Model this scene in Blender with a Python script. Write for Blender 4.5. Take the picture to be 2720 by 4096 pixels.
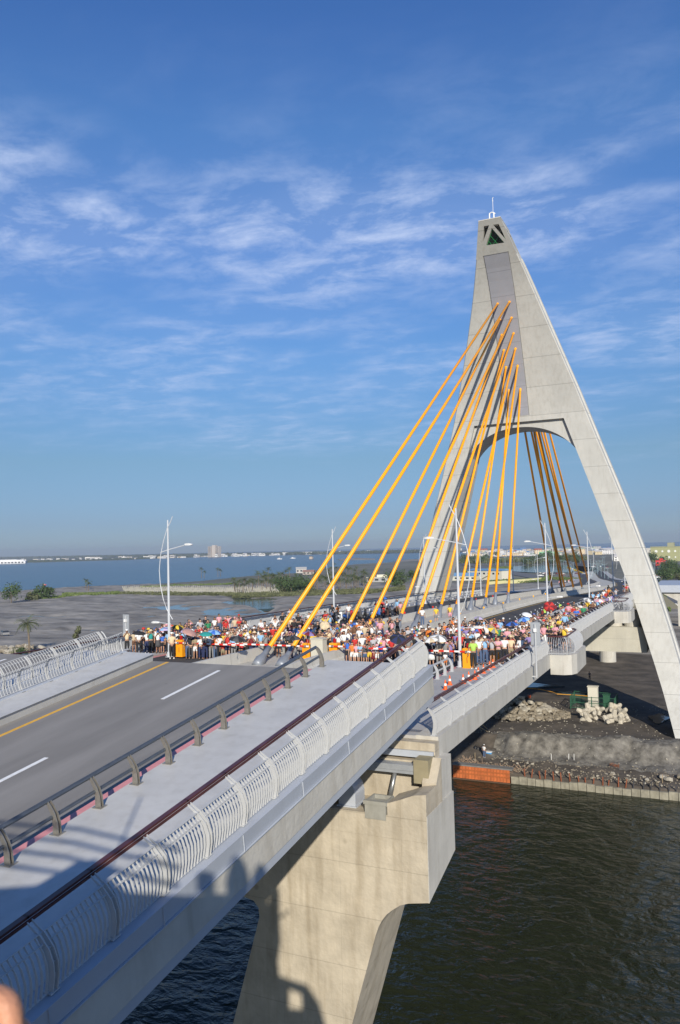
import bpy, bmesh, math, random
from mathutils import Vector, Matrix, noise
random.seed(7)
R=math.radians
for o in list(bpy.data.objects): bpy.data.objects.remove(o)
sc=bpy.context.scene; col=sc.collection
# ---------------------------------------------------------------- camera
FPX=3124.0
roll=math.atan(62.5/2720); yaw=R(24.9); pitch=math.atan(148*math.cos(roll)/FPX)
FW=Vector((-math.sin(yaw)*math.cos(pitch),math.cos(yaw)*math.cos(pitch),math.sin(pitch)))
rt=Vector((math.cos(yaw),math.sin(yaw),0)); upv=rt.cross(FW)
RT=math.cos(roll)*rt-math.sin(roll)*upv; UP=math.sin(roll)*rt+math.cos(roll)*upv
cd=bpy.data.cameras.new('camera'); cam=bpy.data.objects.new('camera',cd); col.objects.link(cam)
cam.matrix_world=Matrix(((RT.x,UP.x,-FW.x,0),(RT.y,UP.y,-FW.y,0),(RT.z,UP.z,-FW.z,0),(0,0,0,1)))
cd.sensor_fit='VERTICAL'; cd.sensor_height=23.6; cd.sensor_width=15.7; cd.lens=FPX/4096*23.6
cd.clip_start=0.05; cd.clip_end=60000
cd.dof.use_dof=True; cd.dof.focus_distance=45; cd.dof.aperture_fstop=7.1
sc.camera=cam; sc.render.resolution_x=680; sc.render.resolution_y=1024
def pray(x,y): return FW+RT*((x-1360)/FPX)-UP*((y-2048)/FPX)      # photo pixel -> direction from the lens, to place things on the ground
def onz(x,y,z): v=pray(x,y); return v*(z/v.z)
def onY(x,y,Y): v=pray(x,y); return v*(Y/v.y)
# ---------------------------------------------------------------- world and sun
SUN=Vector((-.55,1,-.51)).normalized()
EL=math.asin(-SUN.z); AZ=math.atan2(-SUN.x,-SUN.y)
CLOC=(7.3,2.2,0)
w=bpy.data.worlds.new('World'); sc.world=w; w.use_nodes=True
nt=w.node_tree; nt.nodes.clear(); L=nt.links.new
def N(t,**k):
    n=nt.nodes.new(t)
    for a,b in k.items(): setattr(n,a,b)
    return n
sky=N('ShaderNodeTexSky',sky_type='NISHITA',sun_disc=False,sun_elevation=EL,sun_rotation=AZ,altitude=30,air_density=1.0,dust_density=0.25,ozone_density=3.0)
tc=N('ShaderNodeTexCoord'); sep=N('ShaderNodeSeparateXYZ'); L(tc.outputs['Generated'],sep.inputs[0])
mx=N('ShaderNodeMath',operation='MAXIMUM'); mx.inputs[1].default_value=0.03; L(sep.outputs[2],mx.inputs[0])
add=N('ShaderNodeMath',operation='ADD'); add.inputs[1].default_value=0.06; L(mx.outputs[0],add.inputs[0])
dx=N('ShaderNodeMath',operation='DIVIDE'); L(sep.outputs[0],dx.inputs[0]); L(add.outputs[0],dx.inputs[1])
dy=N('ShaderNodeMath',operation='DIVIDE'); L(sep.outputs[1],dy.inputs[0]); L(add.outputs[0],dy.inputs[1])
cmb=N('ShaderNodeCombineXYZ'); L(dx.outputs[0],cmb.inputs[0]); L(dy.outputs[0],cmb.inputs[1])
mp=N('ShaderNodeMapping'); mp.inputs['Rotation'].default_value=(0,0,R(-28)); mp.inputs['Scale'].default_value=(0.75,1.0,1); mp.inputs['Location'].default_value=CLOC
L(cmb.outputs[0],mp.inputs[0])
n1=N('ShaderNodeTexNoise'); n1.inputs['Scale'].default_value=0.95; n1.inputs['Detail'].default_value=3; L(mp.outputs[0],n1.inputs['Vector'])
n2=N('ShaderNodeTexNoise'); n2.inputs['Scale'].default_value=6.0; n2.inputs['Detail'].default_value=9; n2.inputs['Roughness'].default_value=0.66; n2.inputs['Distortion'].default_value=0.25; L(mp.outputs[0],n2.inputs['Vector'])
def ramp(src,stops):
    r=N('ShaderNodeValToRGB'); L(src,r.inputs[0]); e=r.color_ramp.elements
    while len(e)<len(stops): e.new(.5)
    for q,(p,c) in zip(e,stops): q.position=p; q.color=(*c,1) if isinstance(c,tuple) else (c,c,c,1)
    return r
# cloud banks: elevation bands bent by low-frequency noise, broken up by fine noise
wob=N('ShaderNodeMath',operation='MULTIPLY_ADD'); wob.inputs[1].default_value=.16; L(n1.outputs[0],wob.inputs[0]); L(sep.outputs[2],wob.inputs[2])
bnd=ramp(wob.outputs[0],[(.19,0.0),(.24,.45),(.285,.5),(.335,.85),(.36,.50),(.39,.35),(.43,.95),(.49,1.0),(.54,.35),(.59,.10),(.64,0.0)])
r2=N('ShaderNodeMapRange'); r2.inputs[1].default_value=0.44; r2.inputs[2].default_value=0.74; L(n2.outputs[0],r2.inputs[0])
n3=N('ShaderNodeTexNoise'); n3.inputs['Scale'].default_value=1.5; n3.inputs['Detail'].default_value=4; L(mp.outputs[0],n3.inputs['Vector'])
r3=N('ShaderNodeMapRange'); r3.inputs[1].default_value=0.33; r3.inputs[2].default_value=0.56; L(n3.outputs[0],r3.inputs[0])
mul=N('ShaderNodeMath',operation='MULTIPLY'); L(bnd.outputs[0],mul.inputs[0]); L(r2.outputs[0],mul.inputs[1])
m2=N('ShaderNodeMath',operation='MULTIPLY'); L(mul.outputs[0],m2.inputs[0]); L(r3.outputs[0],m2.inputs[1])
sof=N('ShaderNodeMath',operation='MULTIPLY'); sof.inputs[1].default_value=.14; L(bnd.outputs[0],sof.inputs[0])
sof2=N('ShaderNodeMath',operation='MULTIPLY'); L(sof.outputs[0],sof2.inputs[0]); L(r3.outputs[0],sof2.inputs[1])
m3=N('ShaderNodeMath',operation='MULTIPLY_ADD'); m3.inputs[1].default_value=0.85; m3.use_clamp=True; L(m2.outputs[0],m3.inputs[0]); L(sof2.outputs[0],m3.inputs[2])
el=ramp(sep.outputs[2],[(0,(.35,.42,.60)),(.037,(.34,.38,.53)),(.113,(.45,.475,.50)),(.235,(.56,.665,.74)),(.368,(.66,.78,.93)),(.48,(.67,.86,1.0)),(.57,(.56,.77,1.0)),(1.0,(.56,.77,1.0))])
tint=N('ShaderNodeMix',data_type='RGBA',blend_type='MULTIPLY'); tint.inputs[0].default_value=1.0; L(el.outputs[0],tint.inputs[7]); L(sky.outputs[0],tint.inputs[6])
tin2=N('ShaderNodeMix',data_type='RGBA',blend_type='MULTIPLY'); tin2.inputs[0].default_value=1.0; tin2.inputs[7].default_value=(0.86,1.0,1.16,1); L(tint.outputs[2],tin2.inputs[6])
mix=N('ShaderNodeMix',data_type='RGBA'); L(m3.outputs[0],mix.inputs[0]); L(tin2.outputs[2],mix.inputs[6]); mix.inputs[7].default_value=(4.3,5.2,7.3,1)
bg=N('ShaderNodeBackground'); bg.inputs[1].default_value=0.12; L(mix.outputs[2],bg.inputs[0])
wo=N('ShaderNodeOutputWorld'); L(bg.outputs[0],wo.inputs[0])
sd=bpy.data.lights.new('sun','SUN'); sd.energy=5.0; sd.angle=R(0.53); sd.color=(1,0.925,0.80)
so=bpy.data.objects.new('sun',sd); col.objects.link(so); so.rotation_euler=SUN.to_track_quat('-Z','Y').to_euler(); so.location=(60,-80,60)
vs=sc.view_settings; vs.view_transform='Standard'; vs.look='None'; vs.gamma=1; vs.exposure=0.08; vs.use_curve_mapping=False
sc.cycles.max_bounces=6; sc.cycles.transparent_max_bounces=6
# ---------------------------------------------------------------- materials
MATS={}
def mat(name,c,rough=0.6,metal=0.0,var=0.0,scale=2.0,bump=0.0,bscale=20.0,stain=0.0,lines=None,spec=None,c2=None,stretch=None,ld=.5,spots=None):
    if name in MATS: return MATS[name]
    m=bpy.data.materials.new(name); m.use_nodes=True; t=m.node_tree; l=t.links.new
    b=t.nodes['Principled BSDF']; b.inputs['Base Color'].default_value=(*c,1); b.inputs['Roughness'].default_value=rough; b.inputs['Metallic'].default_value=metal
    if spec is not None: b.inputs['Specular IOR Level'].default_value=spec
    co=t.nodes.new('ShaderNodeTexCoord'); src=co.outputs['Object']
    if stretch:
        ma=t.nodes.new('ShaderNodeMapping'); ma.inputs['Scale'].default_value=stretch; l(src,ma.inputs[0]); src=ma.outputs[0]
    out=None
    if var or c2:
        n=t.nodes.new('ShaderNodeTexNoise'); n.inputs['Scale'].default_value=scale; n.inputs['Detail'].default_value=7; n.inputs['Roughness'].default_value=.6; l(src,n.inputs['Vector'])
        r=t.nodes.new('ShaderNodeMapRange'); r.inputs[1].default_value=.3; r.inputs[2].default_value=.7; l(n.outputs[0],r.inputs[0])
        x=t.nodes.new('ShaderNodeMix'); x.data_type='RGBA'; l(r.outputs[0],x.inputs[0])
        x.inputs[6].default_value=(*[v*(1-var) for v in c],1); x.inputs[7].default_value=(*(c2 or [min(1,v*(1+var)) for v in c]),1)
        out=x.outputs[2]
    def multiply(fac,colr):
        nonlocal out
        x=t.nodes.new('ShaderNodeMix'); x.data_type='RGBA'; x.blend_type='MULTIPLY'; l(fac,x.inputs[0])
        if out: l(out,x.inputs[6])
        else: x.inputs[6].default_value=(*c,1)
        x.inputs[7].default_value=(*colr,1); out=x.outputs[2]
    if stain:      # rain streaks and form-work blotches
        ma=t.nodes.new('ShaderNodeMapping'); ma.inputs['Scale'].default_value=(1.3,1.3,.16); l(co.outputs['Object'],ma.inputs[0])
        n=t.nodes.new('ShaderNodeTexNoise'); n.inputs['Scale'].default_value=2.2; n.inputs['Detail'].default_value=6; l(ma.outputs[0],n.inputs['Vector'])
        r=t.nodes.new('ShaderNodeMapRange'); r.inputs[1].default_value=.48; r.inputs[2].default_value=.75; r.inputs[4].default_value=stain; l(n.outputs[0],r.inputs[0])
        multiply(r.outputs[0],(.55,.5,.42))
    if lines:      # casting joints: [(axis, pitch, offset, width)]
        s=t.nodes.new('ShaderNodeSeparateXYZ'); l(co.outputs['Object'],s.inputs[0])
        for ax,pi,of,wd in lines:
            a=t.nodes.new('ShaderNodeMath'); a.operation='ADD'; a.inputs[1].default_value=of; l(s.outputs[ax],a.inputs[0])
            d=t.nodes.new('ShaderNodeMath'); d.operation='PINGPONG'; d.inputs[1].default_value=pi/2; l(a.outputs[0],d.inputs[0])
            g=t.nodes.new('ShaderNodeMath'); g.operation='LESS_THAN'; g.inputs[1].default_value=wd/2; l(d.outputs[0],g.inputs[0])
            q=t.nodes.new('ShaderNodeMath'); q.operation='MULTIPLY'; q.inputs[1].default_value=ld; l(g.outputs[0],q.inputs[0])
            multiply(q.outputs[0],(.3,.3,.3))
    if spots:
        sz,th,dk=spots
        v=t.nodes.new('ShaderNodeTexVoronoi'); v.inputs['Scale'].default_value=sz; l(co.outputs['Object'],v.inputs['Vector'])
        g=t.nodes.new('ShaderNodeMapRange'); g.inputs[1].default_value=th; g.inputs[2].default_value=th*.6; g.inputs[3].default_value=0; g.inputs[4].default_value=dk; l(v.outputs['Distance'],g.inputs[0])
        multiply(g.outputs[0],(.35,.33,.3))
    if out: l(out,b.inputs['Base Color'])
    if bump:
        n=t.nodes.new('ShaderNodeTexNoise'); n.inputs['Scale'].default_value=bscale; n.inputs['Detail'].default_value=5; l(src,n.inputs['Vector'])
        bu=t.nodes.new('ShaderNodeBump'); bu.inputs['Strength'].default_value=bump; bu.inputs['Distance'].default_value=.1; l(n.outputs[0],bu.inputs['Height']); l(bu.outputs[0],b.inputs['Normal'])
    MATS[name]=m; return m
CONC=mat('pale_concrete',(.48,.46,.41),.85,var=.10,scale=.8,stain=.35,bump=.15,bscale=6)
PYLON=mat('pylon_concrete',(.49,.485,.452),.8,var=.08,scale=.4,stain=.25,bump=.08,bscale=3,lines=[(2,4.0,.8,.07)])
TAN=mat('tan_concrete',(.45,.395,.305),.85,var=.16,scale=1.1,stain=.55,spots=(.62,.10,.45),bump=.25,bscale=5,lines=[(2,1.83,.3,.03),(0,2.4,.4,.012)],ld=.3)
DECKC=mat('walkway_coating',(.50,.495,.475),.55,var=.10,scale=.7,stain=.22,bump=.06,bscale=30)
FASC=mat('fascia_paint',(.40,.43,.48),.5,var=.05,scale=.7,stain=.05)
ASPH=mat('asphalt',(.215,.205,.192),.9,var=.20,scale=.45,spots=(.45,.045,.7),bump=.15,bscale=60,stretch=(1.6,.25,1))
ASPHD=mat('dark_asphalt',(.05,.05,.052),.9,var=.15,scale=.8,bump=.15,bscale=60)
YEL=mat('yellow_road_paint',(.72,.40,.05),.6,var=.15,scale=6)
WHT=mat('white_road_paint',(.75,.75,.73),.6,var=.12,scale=6)
PNK=mat('pink_road_paint',(.62,.26,.26),.6,var=.10,scale=5)
GSTEEL=mat('light_grey_steel',(.42,.43,.44),.42,var=.04,scale=5)
WSTEEL=mat('off_white_steel',(.47,.475,.47),.42,var=.05,scale=5)
STAIN=mat('stainless_post',(.33,.31,.27),.38,metal=.6,var=.15,scale=9)
TUBE=mat('slate_tube',(.115,.13,.15),.32,metal=.5,var=.2,scale=4,stretch=(8,1,8))
MAROON=mat('maroon_handrail',(.075,.022,.02),.4,var=.3,scale=2)
ORANGE=mat('orange_cable_sheath',(1.0,.38,.004),.45,var=.04,scale=3)
SOCK=mat('grey_cable_socket',(.23,.25,.28),.45,metal=.2,var=.1,scale=3)
PANEL=mat('violet_grey_panel',(.33,.335,.37),.55,var=.04,scale=1,lines=[(2,3.0,.5,.05)])
GREEN=mat('green_frame_paint',(.02,.24,.07),.45)
GLASS=mat('dark_green_glass',(.008,.02,.014),.12)
LAMPM=mat('lamp_pole_paint',(.52,.54,.56),.4)
LENS=mat('lamp_lens',(.6,.6,.58),.3)
CAB=mat('orange_cabinet_paint',(.85,.33,.01),.4)
REDP=mat('red_paint',(.62,.03,.015),.4)
WHP=mat('white_paint',(.78,.77,.74),.45)
BLACK=mat('black_plastic',(.015,.015,.016),.45)
CREAM=mat('cream_metal',(.55,.52,.42),.5,var=.04)
# ---------------------------------------------------------------- mesh helpers
class MB:
    def __init__(s): s.v=[];s.f=[];s.m=[];s.k=0
    def add(s,vs,fs):
        n=len(s.v); s.v+= [tuple(v) for v in vs]; s.f+=[tuple(i+n for i in f) for f in fs]; s.m+=[s.k]*len(fs); return s
    def box(s,x0,x1,y0,y1,z0,z1):
        return s.add([(x0,y0,z0),(x1,y0,z0),(x1,y1,z0),(x0,y1,z0),(x0,y0,z1),(x1,y0,z1),(x1,y1,z1),(x0,y1,z1)],[(0,3,2,1),(4,5,6,7),(0,1,5,4),(1,2,6,5),(2,3,7,6),(3,0,4,7)])
    def hexa(s,b,t): return s.add(list(b)+list(t),[(3,2,1,0),(4,5,6,7),(0,1,5,4),(1,2,6,5),(2,3,7,6),(3,0,4,7)])
    def prism(s,poly,axis,a,b):   # poly of 2-D points, extruded along axis from a to b
        def P(p,t): return {0:(t,p[0],p[1]),1:(p[0],t,p[1]),2:(p[0],p[1],t)}[axis]
        n=len(poly); return s.add([P(p,a) for p in poly]+[P(p,b) for p in poly],[tuple(range(n))[::-1],tuple(range(n,2*n))]+[(i,(i+1)%n,n+(i+1)%n,n+i) for i in range(n)])
    def tube(s,pts,r,n=8,caps=True):
        pts=[Vector(p) for p in pts]; rs=r if isinstance(r,(list,tuple)) else [r]*len(pts); vs=[]
        for i,p in enumerate(pts):
            d=(pts[min(i+1,len(pts)-1)]-pts[max(i-1,0)]).normalized(); a=Vector((0,0,1)) if abs(d.z)<.9 else Vector((1,0,0))
            u=d.cross(a).normalized(); v=d.cross(u)
            vs+=[p+(u*math.cos(6.2832*k/n)+v*math.sin(6.2832*k/n))*rs[i] for k in range(n)]
        fs=[(i*n+k,i*n+(k+1)%n,(i+1)*n+(k+1)%n,(i+1)*n+k) for i in range(len(pts)-1) for k in range(n)]
        if caps: fs+=[tuple(range(n))[::-1],tuple((len(pts)-1)*n+k for k in range(n))]
        return s.add(vs,fs)
    def lathe(s,prof,c=(0,0,0),n=12,sx=1,sy=1):
        vs=[(c[0]+r*sx*math.cos(6.2832*k/n),c[1]+r*sy*math.sin(6.2832*k/n),c[2]+z) for r,z in prof for k in range(n)]
        fs=[(i*n+k,i*n+(k+1)%n,(i+1)*n+(k+1)%n,(i+1)*n+k) for i in range(len(prof)-1) for k in range(n)]
        return s.add(vs,fs+[tuple(range(n))[::-1],tuple((len(prof)-1)*n+k for k in range(n))])
    def strip(s,rows):           # loft of equal-length rows
        n=len(rows[0]); vs=[p for r in rows for p in r]
        return s.add(vs,[(i*n+k,i*n+k+1,(i+1)*n+k+1,(i+1)*n+k) for i in range(len(rows)-1) for k in range(n-1)])
    def loft(s,rows):            # closed loops
        n=len(rows[0]); vs=[p for r in rows for p in r]
        return s.add(vs,[(i*n+k,i*n+(k+1)%n,(i+1)*n+(k+1)%n,(i+1)*n+k) for i in range(len(rows)-1) for k in range(n)]+[tuple(range(n))[::-1],tuple((len(rows)-1)*n+k for k in range(n))])
    def mesh(s,name,mats,smooth=False):
        me=bpy.data.meshes.new(name); me.from_pydata(s.v,[],s.f)
        for m in (mats if isinstance(mats,(list,tuple)) else [mats]): me.materials.append(m)
        me.polygons.foreach_set('material_index',s.m); me.update()
        b=bmesh.new(); b.from_mesh(me); bmesh.ops.recalc_face_normals(b,faces=b.faces); b.to_mesh(me); b.free()
        if smooth: me.polygons.foreach_set('use_smooth',[True]*len(me.polygons))
        return me
    def build(s,name,mats,parent=None,smooth=False,loc=None):
        return put(name,s.mesh(name,mats,smooth),parent,loc)
def put(name,me,parent=None,loc=None):
    o=bpy.data.objects.new(name,me); col.objects.link(o)
    if parent is not None: o.parent=parent
    if loc is not None: o.location=loc
    return o
def tag(o,label=None,cat=None,group=None,kind=None):
    if label: o['label']=label
    if cat: o['category']=cat
    if group: o['group']=group
    if kind: o['kind']=kind
    return o
def thing(name,label,cat,loc=(0,0,0),rz=0,group=None):
    o=bpy.data.objects.new(name,None); col.objects.link(o); o.location=loc; o.rotation_euler=(0,0,rz); o.empty_display_size=.3
    return tag(o,label,cat,group)
def struct(o): o['kind']='structure'; return o
def copy_tree(o,loc=None,rz=None,label=None,parent=None,kids=None):
    c=o.copy(); col.objects.link(c); c.parent=parent
    if loc is not None: c.location=loc
    if rz is not None: c.rotation_euler=(0,0,rz)
    if label: c['label']=label
    for ch in (kids if kids is not None else KIDS(o)): copy_tree(ch,parent=c)
    return c
def KIDS(o): return [x for x in o.children]
def smoothmesh(me,angle=True):
    me.polygons.foreach_set('use_smooth',[True]*len(me.polygons)); return me
SIDE=['first','second','third','fourth','fifth','sixth','seventh','eighth','ninth','tenth','eleventh','twelfth']
# ---------------------------------------------------------------- deck profile and plan
WATER=-28.8; GROUND=-26.0; BEACH=-27.8
def zd(Y):
    if Y<40: return -7.3
    if Y<150: return -7.3-.00017*(Y-40)**2
    z=-9.357-.0375*(Y-150); return max(z,GROUND+.25) if Y<900 else GROUND+.25
PLAN=[(-24.6,28),(-24.6,150),(-25,200),(-29,260),(-36,330),(-52,450),(-74,600),(-95,740),(-140,1020),(-188,1380)]
def cx(Y):
    if Y<=28: return -24.6
    for (a,b),(c,d) in zip(PLAN,PLAN[1:]):
        if Y<=d: t=(Y-b)/(d-b); return a+(c-a)*t
    return PLAN[-1][0]
# ================================================================ FENCES
FPROF=[(0,0),(.075,.3),(.085,.5),(.03,.72),(-.12,.93),(-.34,1.1)]      # bulges outward, top leans in
def fence_panel(mb,y0,y1,sgn,zf,x,n=12,depth=.052,tk=.012,prof=FPROF[:5]):
    for k in range(n):
        y=y0+(y1-y0)*(k+.5)/n; z=zf(y)
        rows=[]
        for (a,b) in prof:
            rows.append([(x+sgn*a-depth/2,y-tk/2,z+b),(x+sgn*a+depth/2,y-tk/2,z+b),(x+sgn*a+depth/2,y+tk/2,z+b),(x+sgn*a-depth/2,y+tk/2,z+b)])
        mb.loft(rows)
def bar(mb,p,q,w,h):
    p=Vector(p);q=Vector(q); d=(q-p).normalized(); s=d.cross(Vector((0,0,1)))
    s=(s.normalized() if s.length>1e-4 else Vector((1,0,0)))*w/2; u=s.cross(d).normalized()*h/2
    mb.hexa([p-s-u,p+s-u,p+s+u,p-s+u],[q-s-u,q+s-u,q+s+u,q-s+u])
def fence(root,x,ys,sgn,zf,handrail,steel,n=12,hm=None):
    """posts at ys; each bay a panel part, each post a part, one handrail part"""
    for i,y in enumerate(ys):
        mb=MB()
        for d in (-.048,.048):
            rows=[[(x+sgn*a-k_,y+d-.010,zf(y)+b),(x+sgn*a+k_,y+d-.010,zf(y)+b),(x+sgn*a+k_,y+d+.010,zf(y)+b),(x+sgn*a-k_,y+d+.010,zf(y)+b)] for (a,b),k_ in zip(FPROF,(.08,.08,.08,.075,.05,.02))]
            mb.loft(rows)
        for a,b in FPROF[1:5]: mb.box(x+sgn*a-.03,x+sgn*a+.03,y-.03,y+.03,zf(y)+b-.008,zf(y)+b+.008)
        mb.box(x-.11,x+.09,y-.1,y+.1,zf(y)-.004,zf(y)+.018)
        mb.build('post',steel,root)
        if i+1<len(ys):
            y2=ys[i+1]; mb=MB(); fence_panel(mb,y+.07,y2-.07,sgn,zf,x,n)
            for a,b,ww in ((0,.02,.05),(-.02,.80,.05),(-.13,.935,.10)):
                bar(mb,(x+sgn*a,y+.05,zf(y+.05)+b),(x+sgn*a,y2-.05,zf(y2-.05)+b),ww,.014)
            mb.build('panel',steel,root)
    mb=MB()
    for a,b in zip(ys,ys[1:]):
        bar(mb,(x-sgn*.40,a-.02,zf(a)+1.14),(x-sgn*.40,b+.02,zf(b)+1.14),.115,.045)
        bar(mb,(x-sgn*.33,a,zf(a)+1.085),(x-sgn*.33,b,zf(b)+1.085),.03,.05)
    mb.build('handrail',hm or MAROON,root)
def guard_rail(root,x,ys,lean,zf,postm,tubem,h=.74):
    P=[(0,0),(.015,.28),(-.03,.5),(-.11,.66),(-.19,.75)]
    for y in ys:
        mb=MB()
        for d in (-.045,.045):
            rows=[[(x-lean*a-.085*(1-b*.5),y+d-.012,zf(y)+b),(x-lean*a+.085*(1-b*.5),y+d-.012,zf(y)+b),(x-lean*a+.085*(1-b*.5),y+d+.012,zf(y)+b),(x-lean*a-.085*(1-b*.5),y+d+.012,zf(y)+b)] for a,b in P]
            mb.loft(rows)
        mb.box(x-.14,x+.14,y-.12,y+.12,zf(y)-.002,zf(y)+.02); mb.build('post',postm,root)
    for a,b,r,nm in ((.2,.75,.062,'top_rail'),(.06,.40,.048,'lower_rail')):
        mb=MB()
        for p,q in zip(ys,ys[1:]): mb.tube([(x+lean*a,p,zf(p)+b),(x+lean*a,q,zf(q)+b)],r,8)
        mb.build(nm,tubem,root)
# ================================================================ BASCULE LEAVES (local frame: hinge at origin, y along the leaf)
HY,HZ,LL=6.42,-7.405,22.1; LA=R(7.5)
def leaf_frame(o): o.location=(0,HY,HZ); o.rotation_euler=(LA,0,0)
def leaf(side):
    MX=lambda x: x if side>0 else -49.2-x     # mirror about the bridge centre line
    t=thing('bascule_leaf','raised half of the drawbridge nearest the camera, with the dashed white lane line' if side>0 else 'raised half of the drawbridge seen through the white bar fence','bridge leaf'); leaf_frame(t)
    def bx(mb,x0,x1,*a): a0,a1=sorted((MX(x0),MX(x1))); mb.box(a0,a1,*a)
    mb=MB(); bx(mb,-9.46,-24.2,-3,LL-.02,-1.05,-.34)
    bx(mb,-11,-23,-3,LL-.6,-1.6,-1.05); mb.build('slab',CONC,t)
    # outer edge girder with soft kinked profile
    pr=[(MX(-9.42),.09),(MX(-9.47),-.3),(MX(-9.50),-1.3),(MX(-9.75),-1.34),(MX(-9.95),-1.3),(MX(-9.95),.09)]
    mb=MB(); mb.prism(pr,1,-3,LL)
    for k in range(1,8):
        mb.box(*sorted((MX(-9.40),MX(-9.425))),k*2.84-.006,k*2.84+.006,-.3,.07)
    mb.box(*sorted((MX(-9.415),MX(-9.46))),-3,LL,-.325,-.305)
    mb.build('edge_girder',FASC,t)
    mb=MB(); mb.prism([(MX(-24.25),.12),(MX(-24.25),-1.1),(MX(-24.0),-1.1),(MX(-24.0),.12)],1,-3,LL); mb.build('inner_edge_girder',FASC,t)
    mb=MB(); bx(mb,-9.95,-13.86,-3,LL-.01,-.335,.10); mb.build('walkway',DECKC,t)
    mb=MB(); mb.prism([(MX(-22.58),-.335),(MX(-22.50),.03),(MX(-22.42),.05),(MX(-24.0),.07),(MX(-24.0),-.335)],1,-3,LL-.01); mb.build('kerb_strip',DECKC,t)
    mb=MB(); bx(mb,-13.87,-22.57,-3,LL-.005,-.335,-.30); mb.build('road_surface',ASPH,t)
    mb=MB(); bx(mb,-21.65,-21.81,-3,LL-.03,-.30,-.295); mb.build('yellow_edge_line',YEL,t)
    for a,b in ((-2.2,1.9),(7.7,11.75),(17.45,21.25)): mb=MB(); bx(mb,-18.41,-18.57,a,b,-.30,-.295); mb.build('lane_dash',WHT,t)
    mb=MB(); bx(mb,-14.50,-14.77,-3,LL-.05,-.30,-.295); mb.build('pink_edge_line',PNK,t)
    return t
leaf(1); leaf(-1)
def slab_top(y): return .10
t=thing('walkway_fence','tall curved slat fence with maroon handrail along the outer edge of the raised leaf','fence'); leaf_frame(t)
ys=[LL-.28-1.435*k for k in range(16)][::-1]
fence(t,-9.66,ys,1,lambda y:.11,None,WSTEEL,12)
t=thing('walkway_fence','curved slat fence on the far outer edge of the second raised leaf','fence'); leaf_frame(t)
fence(t,-39.54,ys[4:],-1,lambda y:.11,None,GSTEEL,12)
t=thing('guard_rail','two-tube slate railing on stainless posts between road and walkway of the raised leaf','railing'); leaf_frame(t)
gy=[LL-.9-1.385*k for k in range(16)][::-1]
guard_rail(t,-13.66,gy,-1,lambda y:.10,STAIN,TUBE)
t=thing('guard_rail','two-tube railing beside the walkway of the second raised leaf','railing'); leaf_frame(t)
guard_rail(t,-35.54,gy,1,lambda y:.10,STAIN,TUBE)
def bar_fence(x,sgn,lab):
    t=thing('bar_fence',lab,'fence'); leaf_frame(t)
    n=10; per=1.41; prof=[(0,0),(.08,.22),(.10,.42),(.05,.64),(-.08,.84),(-.20,.94)]
    for i in range(15):
        y1=LL-.35-i*per; y0=y1-per
        mb=MB()
        for k in range(n):
            y=y0+(y1-y0)*(k+.5)/n; mb.tube([(x+sgn*a,y,0.09+b) for a,b in prof],.012,5)
        mb.tube([(x,y0,.16),(x,y1,.16)],.018,5); mb.tube([(x-sgn*.09,y0,.93),(x-sgn*.09,y1,.93)],.016,5)
        mb.tube([(x-sgn*.25,y0,1.04),(x-sgn*.25,y1,1.04)],.018,5)
        mb.build('bar_panel',WSTEEL,t)
        mb=MB()
        for d in (-.04,.04): mb.loft([[(x+sgn*a-.032,y1+d-.008,.06+b*1.05),(x+sgn*a+.032,y1+d-.008,.06+b*1.05),(x+sgn*a+.032,y1+d+.008,.06+b*1.05),(x+sgn*a-.032,y1+d+.008,.06+b*1.05)] for a,b in prof])
        mb.box(x-.12,x+.12,y1-.09,y1+.09,.06,.085); mb.build('post',WSTEEL,t)
    # closing frame at the tip
    mb=MB(); mb.tube([(x+sgn*a,LL-.1,.06+b) for a,b in prof],.028,6); mb.build('end_post',WSTEEL,t)
bar_fence(-24.12,-1,'white bar fence on the inner edge of the near raised leaf')
bar_fence(-25.08,1,'white bar fence on the inner edge of the far raised leaf')
# ================================================================ FIXED DECK
DY0,DYE=28.6,1300
Ys=[28.6,36,44,52,60,68,76,84,92,100,110,120,130,140,150,165,180,200,230,260,295,330,390,450,520,600,670,740]
def sweep(prof,ys,zoff=0):
    mb=MB(); rows=[[(cx(Y)+a,Y,zd(Y)+b) for a,b in prof] for Y in ys]; mb.loft(rows); return mb
deck=thing('approach_bridge','fixed concrete bridge deck carrying the crowd past the tower','bridge')
for s in (1,-1):
    S=lambda p:[(s*a,b) for a,b in p]
    sweep(S([(15.2,.12),(15.2,-.75),(14.9,-.82),(12.4,-.9),(12.4,-.25),(0,-.25),(0,-.05),(14.3,-.05),(14.3,.12)]),Ys).build('edge_slab',CONC,deck)
    sweep(S([(14.3,.10),(14.3,-.05),(11.05,-.05),(11.0,.10)]),Ys).build('walkway',mat('walkway_concrete',(.40,.39,.375),.8,var=.08,scale=.6,bump=.1,bscale=10,stain=.2),deck)
    sweep(S([(11.0,.0),(11.0,-.05),(3.1,-.05),(3.1,.0)]),Ys).build('road_surface',ASPHD,deck)
    sweep(S([(3.83,.005),(3.83,.001),(3.67,.001),(3.67,.005)]),Ys).build('yellow_edge_line',mat('faded_yellow_paint',(.45,.30,.06),.6),deck)
    Y=52
    while Y<330:
        mb=MB(); mb.add([(cx(Y)+s*7.25,Y,zd(Y)+.005),(cx(Y)+s*7.41,Y,zd(Y)+.005),(cx(Y+4)+s*7.41,Y+4,zd(Y+4)+.005),(cx(Y+4)+s*7.25,Y+4,zd(Y+4)+.005)],[(0,1,2,3)]); Y+=10; mb.build('lane_dash',WHT,deck)
    mb=MB(); mb.box(*sorted((-24.6+s*11.0,-24.6+s*10.6)),28.7,60,-7.3,-7.296); mb.build('pink_edge_line',PNK,deck)
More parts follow.
